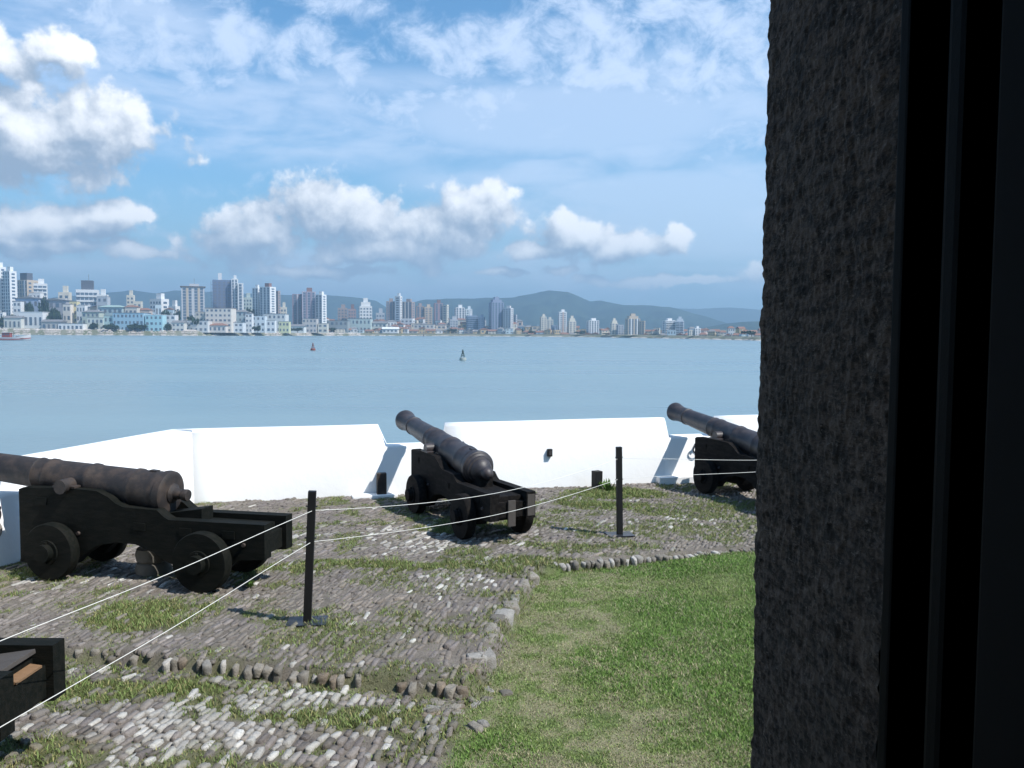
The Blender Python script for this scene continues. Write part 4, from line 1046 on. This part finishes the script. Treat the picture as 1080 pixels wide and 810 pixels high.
# iron ring with a coil of old rope, hung on a wall
def rope_ring(loc, rz, label, s=1.0, rope=True):
    t = empty("mooring_ring", loc, rz); tag(t, label, "iron ring")
    def torus(Rr, r, name, m, mx, n=28, k=8):
        V = []; Fc = []
        for i in range(n):
            a = 2 * math.pi * i / n
            for j in range(k):
                b = 2 * math.pi * j / k; V.append(mx @ Vector(((Rr + r * math.cos(b)) * math.cos(a), r * math.sin(b), (Rr + r * math.cos(b)) * math.sin(a))))
        for i in range(n):
            for j in range(k): Fc.append((i * k + j, i * k + (j + 1) % k, ((i + 1) % n) * k + (j + 1) % k, ((i + 1) % n) * k + j))
        return link(name, np_mesh(name, V, Fc), m, t, smooth=True)
    torus(.075 * s, .012 * s, "ring", M['iron_dark'], Matrix.Translation((0, -.03, 0)))
    MB().cyl(.022 * s, .02 * s, (0, .04, .075 * s), (0, -.05, .075 * s), 12).build("eye_bolt", M['iron_dark'], t)
    if rope:
        for i in range(3): torus(.085 * s, .018 * s, "rope_coil", M['cord_old'], Matrix.Translation((0.01 * i, -.06 - .02 * i, -.15 * s - .012 * i)) @ Matrix.Rotation(.25 * (i - 1), 4, 'Z'))
M['cord_old'] = mat("old_rope", (0.30, 0.28, 0.25), 0.95, 0.35, 60, 0.5, 120)
def wing_pt(D, off=.56):
    P0 = O + WN * off; t = (D - P0[1]) / WD[1]; return P0 + WD * t
p = wing_pt(8.05); rope_ring((p[0] + .02, p[1], .52), math.atan2(WD[1], WD[0]), "iron ring with a pale rope coil on the shaded left wall by the left cannon")
p = wall_point(736); rope_ring((p[0], p[1], .50), AW, "iron ring on the parapet beside the right hand cannon's wheel", .9, rope=False)

# ------------------------------------------------------------------ cannons
def cannon(pos, fwd, S, elev, iron, wood, label, knob='button', z0=0.0, bx=1.08, bz=.79, BL=2.85, br=.19, hw=.25, block=True):
    """pos: middle of the carriage's rear end; fwd: unit ground direction of the muzzle. Local +X = forward."""
    a = math.atan2(fwd[1], fwd[0])
    t = empty("cannon", (pos[0], pos[1], z0), a); tag(t, label, "cannon", "old cannons aimed through the parapet")
    CL = 2.55 * S; th = .115 * S; h = hw * S
    prof = [(0, .61), (.95, .60), (1.0, .625), (1.07, .68), (1.42, .69), (1.50, .72), (1.58, .775), (1.70, .825), (1.95, .835), (2.50, .82), (2.55, .80),
            (2.55, .11), (2.36, .10), (1.97, .12), (1.86, .22), (1.70, .32), (1.50, .36), (1.30, .355), (1.12, .30), (1.0, .22), (.92, .20), (.36, .20), (.26, .28), (0, .30)]
    prof = [(x * S, z * S) for x, z in prof]
    for sd in (-1, 1):
        y0, y1 = (h - th, h) if sd > 0 else (-h, -h + th)
        c = MB().prism(prof, y0, y1, .012).build("cheek", wood, t)
        for (x, z) in ((.35, .50), (.78, .50), (1.25, .52), (2.30, .70)):      # iron strap plates on the outer face
            b = MB(); b.box((x - .06) * S, (x + .06) * S, sd * h - .006, sd * h + .008, (z - .035) * S, (z + .035) * S); b.build("strap_plate", wood, c)
        for (x, z) in ((.2, .42), (.6, .38), (1.9, .42), (2.3, .4), (2.3, .25)): b = MB(); b.cyl(.02 * S, .016 * S, (x * S, sd * h, z * S), (x * S, sd * (h + .018), z * S), 10); b.build("bolt", iron, c)
        MB().box(1.93 * S, 2.17 * S, y0 - .004, y1 + .004, .835 * S, .855 * S, .004).build("trunnion_plate", iron, c)
    # cross timbers
    MB().box(2.28 * S, 2.46 * S, -h + th, h - th, .22 * S, .62 * S, .01).build("front_transom", wood, t)
    MB().box(.04 * S, .20 * S, -h + th, h - th, .32 * S, .50 * S, .01).build("rear_transom", wood, t)
    if knob != 'button':
        MB().box(.015 * S, .04 * S, -.04, .05, .22 * S, .52 * S, .004).build("rear_cleat", M['wood_end'], t)
        MB().box(-.006, 0, -h + .01, -h + th - .01, .33 * S, .58 * S, .002).build("end_plate", M['wood_end'], t)
    MB().box(.10 * S, 1.35 * S, -h + th + .02, h - th - .02, .50 * S, .56 * S, .008).build("stool_bed", wood, t)
    V = [(.72, -.09, .562), (1.30, -.09, .562), (1.30, .09, .562), (.72, .09, .562), (.72, -.09, .68), (1.30, -.09, .585), (1.30, .09, .585), (.72, .09, .68)]
    me = bpy.data.meshes.new("quoin"); me.from_pydata([(x * S, y * S, z * S) for x, y, z in V], [], [(0, 3, 2, 1), (4, 5, 6, 7), (0, 1, 5, 4), (1, 2, 6, 5), (2, 3, 7, 6), (3, 0, 4, 7)]); link("quoin", me, wood, t)
    # axles and solid truck wheels
    for (x, r) in ((.56, .268), (2.12, .262)):
        x *= S; r *= S; wy = h + .03
        MB().box(x - .085 * S, x + .085 * S, -h + .001, h - .001, r - .08 * S, r + .07 * S, .01).cyl(.085 * S, .080 * S, (x, -wy - .19 * S, r), (x, wy + .19 * S, r), 20).build("axle", wood, t)
        for sd in (-1, 1):
            w = MB(); w.lathe([(0, .08 * S), (0, r * .97), (.012, r), (.10 * S, r), (.112 * S, r * .97), (.112 * S, .08 * S)], 40)
            m = Matrix.Translation((x, sd * wy, r)) @ Matrix.Rotation(sd * math.pi / 2, 4, 'Z')
            bmesh.ops.transform(w.bm, matrix=m, verts=w.bm.verts)
            wo_ = w.build("wheel", wood, t, smooth=True)
            k = MB(); yb = sd * (wy + .112 * S); k.box(x - .012, x + .012, yb + (.015 if sd > 0 else -.035), yb + (.035 if sd > 0 else -.015), r - .1 * S, r + .1 * S, .003); k.build("linchpin", wood, wo_)
            k = MB(); k.cyl(.115 * S, .11 * S, (x, yb - sd * .004, r), (x, yb + sd * .014, r), 24); k.build("hub_plate", wood, wo_)
    # barrel
    B = empty("barrel_mount") if False else None
    r = br
    L = BL
    p = [(0, 0), (0, r * .80), (.008, r * .98), (.02, r * 1.06), (.055, r * 1.08), (.085, r * 1.05), (.095, r * .97), (.13, r * .95), (.15, r * .985), (.17, r * .95),
         (.33, r * .935), (.345, r * .975), (.375, r * .975), (.39, r * .92), (.80, r * .865), (.815, r * .915), (.85, r * .92), (.87, r * .86),
         (1.05, r * .84), (1.27, r * .80), (1.285, r * .845), (1.32, r * .85), (1.335, r * .78), (1.43, r * .77), (1.445, r * .81), (1.465, r * .76),
         (L - .42, r * .65), (L - .41, r * .70), (L - .385, r * .70), (L - .37, r * .64), (L - .20, r * .66), (L - .09, r * .745), (L - .05, r * .80), (L - .02, r * .79), (L - .005, r * .73), (L, r * .66), (L, r * .36), (L - .35, r * .34), (L - .352, 0)]
    bm = MB().lathe(p, 48)
    for v in bm.bm.verts:
        n_ = mnoise.noise(v.co * 14) * .0025; v.co.y += n_; v.co.z += n_
    bar = bm.build("barrel", iron, t, smooth=True)
    tx = 2.05 * S; bdist = tx - bx * S
    bar.location = (bx * S, 0, bz * S); bar.rotation_euler = (0, -elev, 0)
    # trunnions, vent patch, cascabel
    for sd in (-1, 1):
        MB().cyl(.068 * S, .066 * S, (bdist, sd * r * .6, -.02), (bdist, sd * (h + (.055 if knob == 'button' else -.01) * S), -.02), 28).build("trunnion", iron, bar, smooth=True)
    if knob == 'button':
        k = MB().lathe([(.03, r * .5), (-.01, r * .48), (-.035, r * .30), (-.06, .05), (-.10, .042), (-.11, .052), (-.15, .056), (-.165, .05), (-.17, 0)], 28)
    else:
        k = MB().lathe([(.05, r * .95), (-.01, r * .97), (-.025, r * .86), (-.05, r * .84), (-.06, r * .72), (-.10, r * .66), (-.125, r * .50), (-.15, r * .34), (-.175, r * .30), (-.20, r * .36), (-.235, r * .38), (-.27, r * .30), (-.29, r * .12), (-.295, 0)], 36)
    k.build("cascabel", iron, bar, smooth=True)
    MB().box(.16, .24, -.03, .03, r * .90, r * 1.02, .008).build("vent_patch", iron, bar)
    return t
def unit(x, y): l = math.hypot(x, y); return (x / l, y / l)
c1 = cannon((-2.09, 7.58), unit(-.97, .235), 1.0, R(4.8), M['iron_rust'], M['wood_green'], "large rust brown cannon on a green black carriage at the left edge, nearest whole one", 'button', z0=0.0)
c2 = cannon((.02, 9.08), unit(-.455, .89), .94, R(7.4), M['iron_dark'], M['wood_black'], "middle cannon with a knobbed breech, muzzle raised over the first embrasure", 'knob', BL=2.55, br=.185, bz=.76, bx=.93, hw=.29)
c3 = cannon((3.87, 10.46), unit(-.375, .927), .94, R(7.6), M['iron_dark'], M['wood_black'], "cannon on the right, half hidden by the granite window jamb", 'knob', BL=2.55, br=.185, bz=.76, bx=.93, hw=.29)
c4 = cannon((-2.50, 4.38), unit(-1, .03), 1.0, R(4.8), M['iron_rust'], M['wood_green'], "cannon at the lower left corner showing only the rear of its carriage", 'button', z0=-.03, hw=.29)
q = MB().box(-.02, .42, -.15, .15, -.012, .012, .004).build("sloping_plank", M['wood_end'], c4); q.location = (.10, 0, .585); q.rotation_euler = (0, R(9), 0)
q = MB().prism([(0, 0), (.30, 0), (.30, .05), (0, .012)], -.13, .10).build("wedge", M['wood_brown'], c4); q.location = (.035, 0, .505)
# the light timber cleat fixed on the middle carriage, stone stool under the left carriage
s = MB().lathe([(-.02, 0), (-.02, .15), (.05, .165), (.11, .15), (.125, .13), (.14, .15), (.20, .16), (.25, .145), (.27, 0)], 24)
s = s.build("stone_stool", M['concrete'], None, smooth=True); s.rotation_euler = (0, R(-90), 0); s.location = (-3.38, 7.95, 0.0)
tag(s, "round weathered stone block propped under the left cannon's carriage", "stone block")

# ------------------------------------------------------------------ rope barrier
def barrier_post(x, y, h, lean, az_, label, rz=.3):
    t = empty("barrier_post", (x, y, float(gz(x, y)) + .012), rz); tag(t, label, "post", "black posts of the rope barrier")
    q = Matrix.Rotation(lean, 4, Vector((math.cos(az_), math.sin(az_), 0)))
    b = MB().box(-.03, .03, -.03, .03, 0.004, h, .004); bmesh.ops.transform(b.bm, matrix=q, verts=b.bm.verts); b.build("pole", M['post'], t)
    MB().box(-.15, .15, -.11, .11, -.006, .004, .002).build("base_plate", M['plate'], t)
    e = MB()
    for z in (h - .12, h - .37): e.cyl(.006, .006, (-.045, 0, z), (.045, 0, z), 8)
    bmesh.ops.transform(e.bm, matrix=q, verts=e.bm.verts); e.build("eyelet", M['plate'], t)
P1 = on_plane(321.5, 664); P2 = on_plane(656, 567)
barrier_post(P1[0], P1[1], 1.03, R(2.6), R(90), "black square post with a base plate, nearer one left of the middle", rz=.12)
barrier_post(P2[0], P2[1], 1.0, R(-1.4), R(90), "black square post with a base plate, farther one near the white wall", rz=.2)
P3 = (4.1, 10.9); P0 = (-2.30, 3.3)
barrier_post(P3[0], P3[1], 1.0, 0, 0, "black square post of the rope barrier hidden behind the granite jamb")
barrier_post(P0[0], P0[1], 1.0, 0, 0, "black square post of the rope barrier outside the left of the view")
def cord(A, B, sag, label, r=.0023):
    A = Vector(A); B = Vector(B); cu = bpy.data.curves.new("c", 'CURVE'); cu.dimensions = '3D'; sp = cu.splines.new('POLY'); n = 24; sp.points.add(n)
    for i in range(n + 1):
        u = i / n; p = A.lerp(B, u); p.z -= sag * 4 * u * (1 - u); p.z += .004 * math.sin(u * 9); sp.points[i].co = (*p, 1)
    cu.bevel_depth = r; cu.bevel_resolution = 2
    o = bpy.data.objects.new("tmp", cu); COL.objects.link(o); dg = bpy.context.evaluated_depsgraph_get(); me = bpy.data.meshes.new_from_object(o.evaluated_get(dg)); me.name = "rope"
    bpy.data.objects.remove(o); o = link("rope", me, M['cord']); tag(o, label, "cord", "white cords of the rope barrier"); return o
def P(px, py, D): return (xat(px, D), D, zat(px, py, D))
D1, D2 = P1[1], P2[1]
U1 = P(329, 540, D1); L1 = P(327, 574, D1); U2 = P(655, 484, D2); L2 = P(655.5, 506, D2)
cord(U1, U2, .13, "upper white cord sagging between the two black posts"); cord(L1, L2, .10, "lower white cord sagging between the two black posts")
u0 = P(0, 678, 3.9); l0 = P(0, 770, 3.9)
def ext(a, b, f): a = Vector(a); b = Vector(b); return tuple(a + (b - a) * f)
cord(U1, ext(U1, u0, 1.12), .015, "upper white cord running from the nearer post out of the left of the view"); cord(L1, ext(L1, l0, 1.12), .015, "lower white cord running from the nearer post to the lower left corner")
cord(U2, P(900, 484, 11.2), .02, "upper white cord from the farther post towards the granite jamb"); cord(L2, P(900, 493, 11.2), .0, "lower white cord from the farther post towards the granite jamb")

# ------------------------------------------------------------------ the building we look out of
JX = .2885; D_OUT = 1.0; D_IN = .648
def wall_solid():
    y0, y1 = D_IN, D_OUT; zb, zt = -.2, 5.0
    # window opening X -1.25..JX, Z 1.62..3.05
    b = MB()
    b.box(-8, -1.25, y0, y1, zb, zt); b.box(JX + .10, 9, y0, y1, zb, zt)
    b.box(-1.25, JX + .10, y0, y1, zb, 1.62); b.box(-1.25, JX + .10, y0, y1, 3.05, zt)
    return tag(b.build("building_wall", M['granite_plain']), "thick granite wall of the fort building around the window", "wall")
M['granite_plain'] = mat("granite_wall", (0.10, 0.09, 0.085), 0.9, 0.4, 30, 0.5, 80)
wall_solid()
def jamb():
    """rough dressed granite jamb stone: face towards the opening displaced"""
    zs = np.arange(1.62, 3.05, .0035); ys = np.arange(D_IN, D_OUT + .001, .0035)
    # profile: inner edge -> along the face -> rounded outer arris -> outer face
    path = [(JX, y, 1) for y in ys[:-3]] + [(JX + .012 * (1 - math.cos(a)), D_OUT - .012 + .012 * math.sin(a), 1) for a in np.linspace(0, math.pi / 2, 7)] + [(x, D_OUT, 0) for x in np.arange(JX + .02, JX + .12, .01)]
    V = np.zeros((len(zs), len(path), 3))
    for k, z in enumerate(zs):
        for j, (x, y, f) in enumerate(path):
            p = Vector((x * 30, y * 30, z * 22)); n1 = mnoise.fractal(p, .9, 2.1, 4); n2 = mnoise.noise(Vector((x * 5, y * 5, z * 4))); n3 = mnoise.noise(Vector((x * 140, y * 140, z * 110)))
            d = .0018 * n1 + .0026 * n2 + .0022 * n3
            edge = sm(np.float64(y), D_OUT - .03, D_OUT) if j < len(ys) - 3 else 1.0
            V[k, j] = (x - d * (1 if f else .0), y + d * (.7 * edge), z)
    nz_, npth = V.shape[:2]; idx = np.arange(nz_ * npth).reshape(nz_, npth)
    f = np.stack([idx[:-1, :-1], idx[:-1, 1:], idx[1:, 1:], idx[1:, :-1]], -1).reshape(-1, 4)
    me = np_mesh("window_jamb", V.reshape(-1, 3), f)
    tag(link("window_jamb", me, M['granite'], smooth=True), "rough speckled granite jamb stone on the right side of the window", "window jamb")
jamb()
def joinery():
    z0, z1 = 1.62, 3.05
    t = empty("window_frame", (JX, D_IN - .02, z0)); tag(t, "dark painted window frame standing against the granite jamb", "window frame")
    def bb(name, x0, x1, y0, y1, m, par, bev=.003): return MB().box(x0 - JX, x1 - JX, y0 - D_IN + .02, y1 - D_IN + .02, 0, z1 - z0, bev).build(name, m, par)
    bb("stile", JX - .003, JX + .10, .630, .646, M['frame'], t)
    bb("rebate_strip", JX + .035, JX + .10, .584, .629, M['frame'], t)
    bb("stop_bead", JX + .001, JX + .10, .560, .583, M['frame'], t, .006)
    bb("rebate_strip", JX + .035, JX + .10, .524, .559, M['frame'], t)
    w = tag(empty("window_shutter", (JX, .52, z0)), "open inner shutter folded back at the right edge of the view", "shutter")
    def b2(name, x0, x1, y0, y1, za, zb, m): return MB().box(x0 - JX, x1 - JX, y0 - .52, y1 - .52, za - z0, zb - z0, .003).build(name, m, w)
    b2("stile", JX + .001, JX + .032, .455, .520, z0 + .01, z1 - .01, M['shutter'])
    b2("panel", JX + .012, JX + .026, .25, .455, z0 + .01, z1 - .01, M['shutter'])
    b2("stile", JX + .003, JX + .032, .19, .25, z0 + .01, z1 - .01, M['shutter'])
joinery()
def room():
    b = MB(); X0, X1, Y0, Y1, Z0, Z1 = -2.6, 1.9, -4.0, D_IN, .85, 3.5
    for n, bx_ in (("room_wall", (X0 - .2, X0, Y0, Y1, Z0, Z1)), ("room_wall", (X1, X1 + .2, Y0, Y1, Z0, Z1)), ("room_wall", (X0 - .2, X1 + .2, Y0 - .2, Y0, Z0, Z1)), ("room_floor", (X0 - .2, X1 + .2, Y0 - .2, Y1, Z0 - .2, Z0)), ("ceiling", (X0 - .2, X1 + .2, Y0 - .2, Y1, Z1, Z1 + .2))):
        tag(MB().box(*bx_).build(n, M['plaster_in']), kind='structure')
    tag(MB().box(-8, 9, -6, D_OUT + .35, 5.003, 5.2).build("roof_slab", M['granite_plain']), kind='structure')
room()
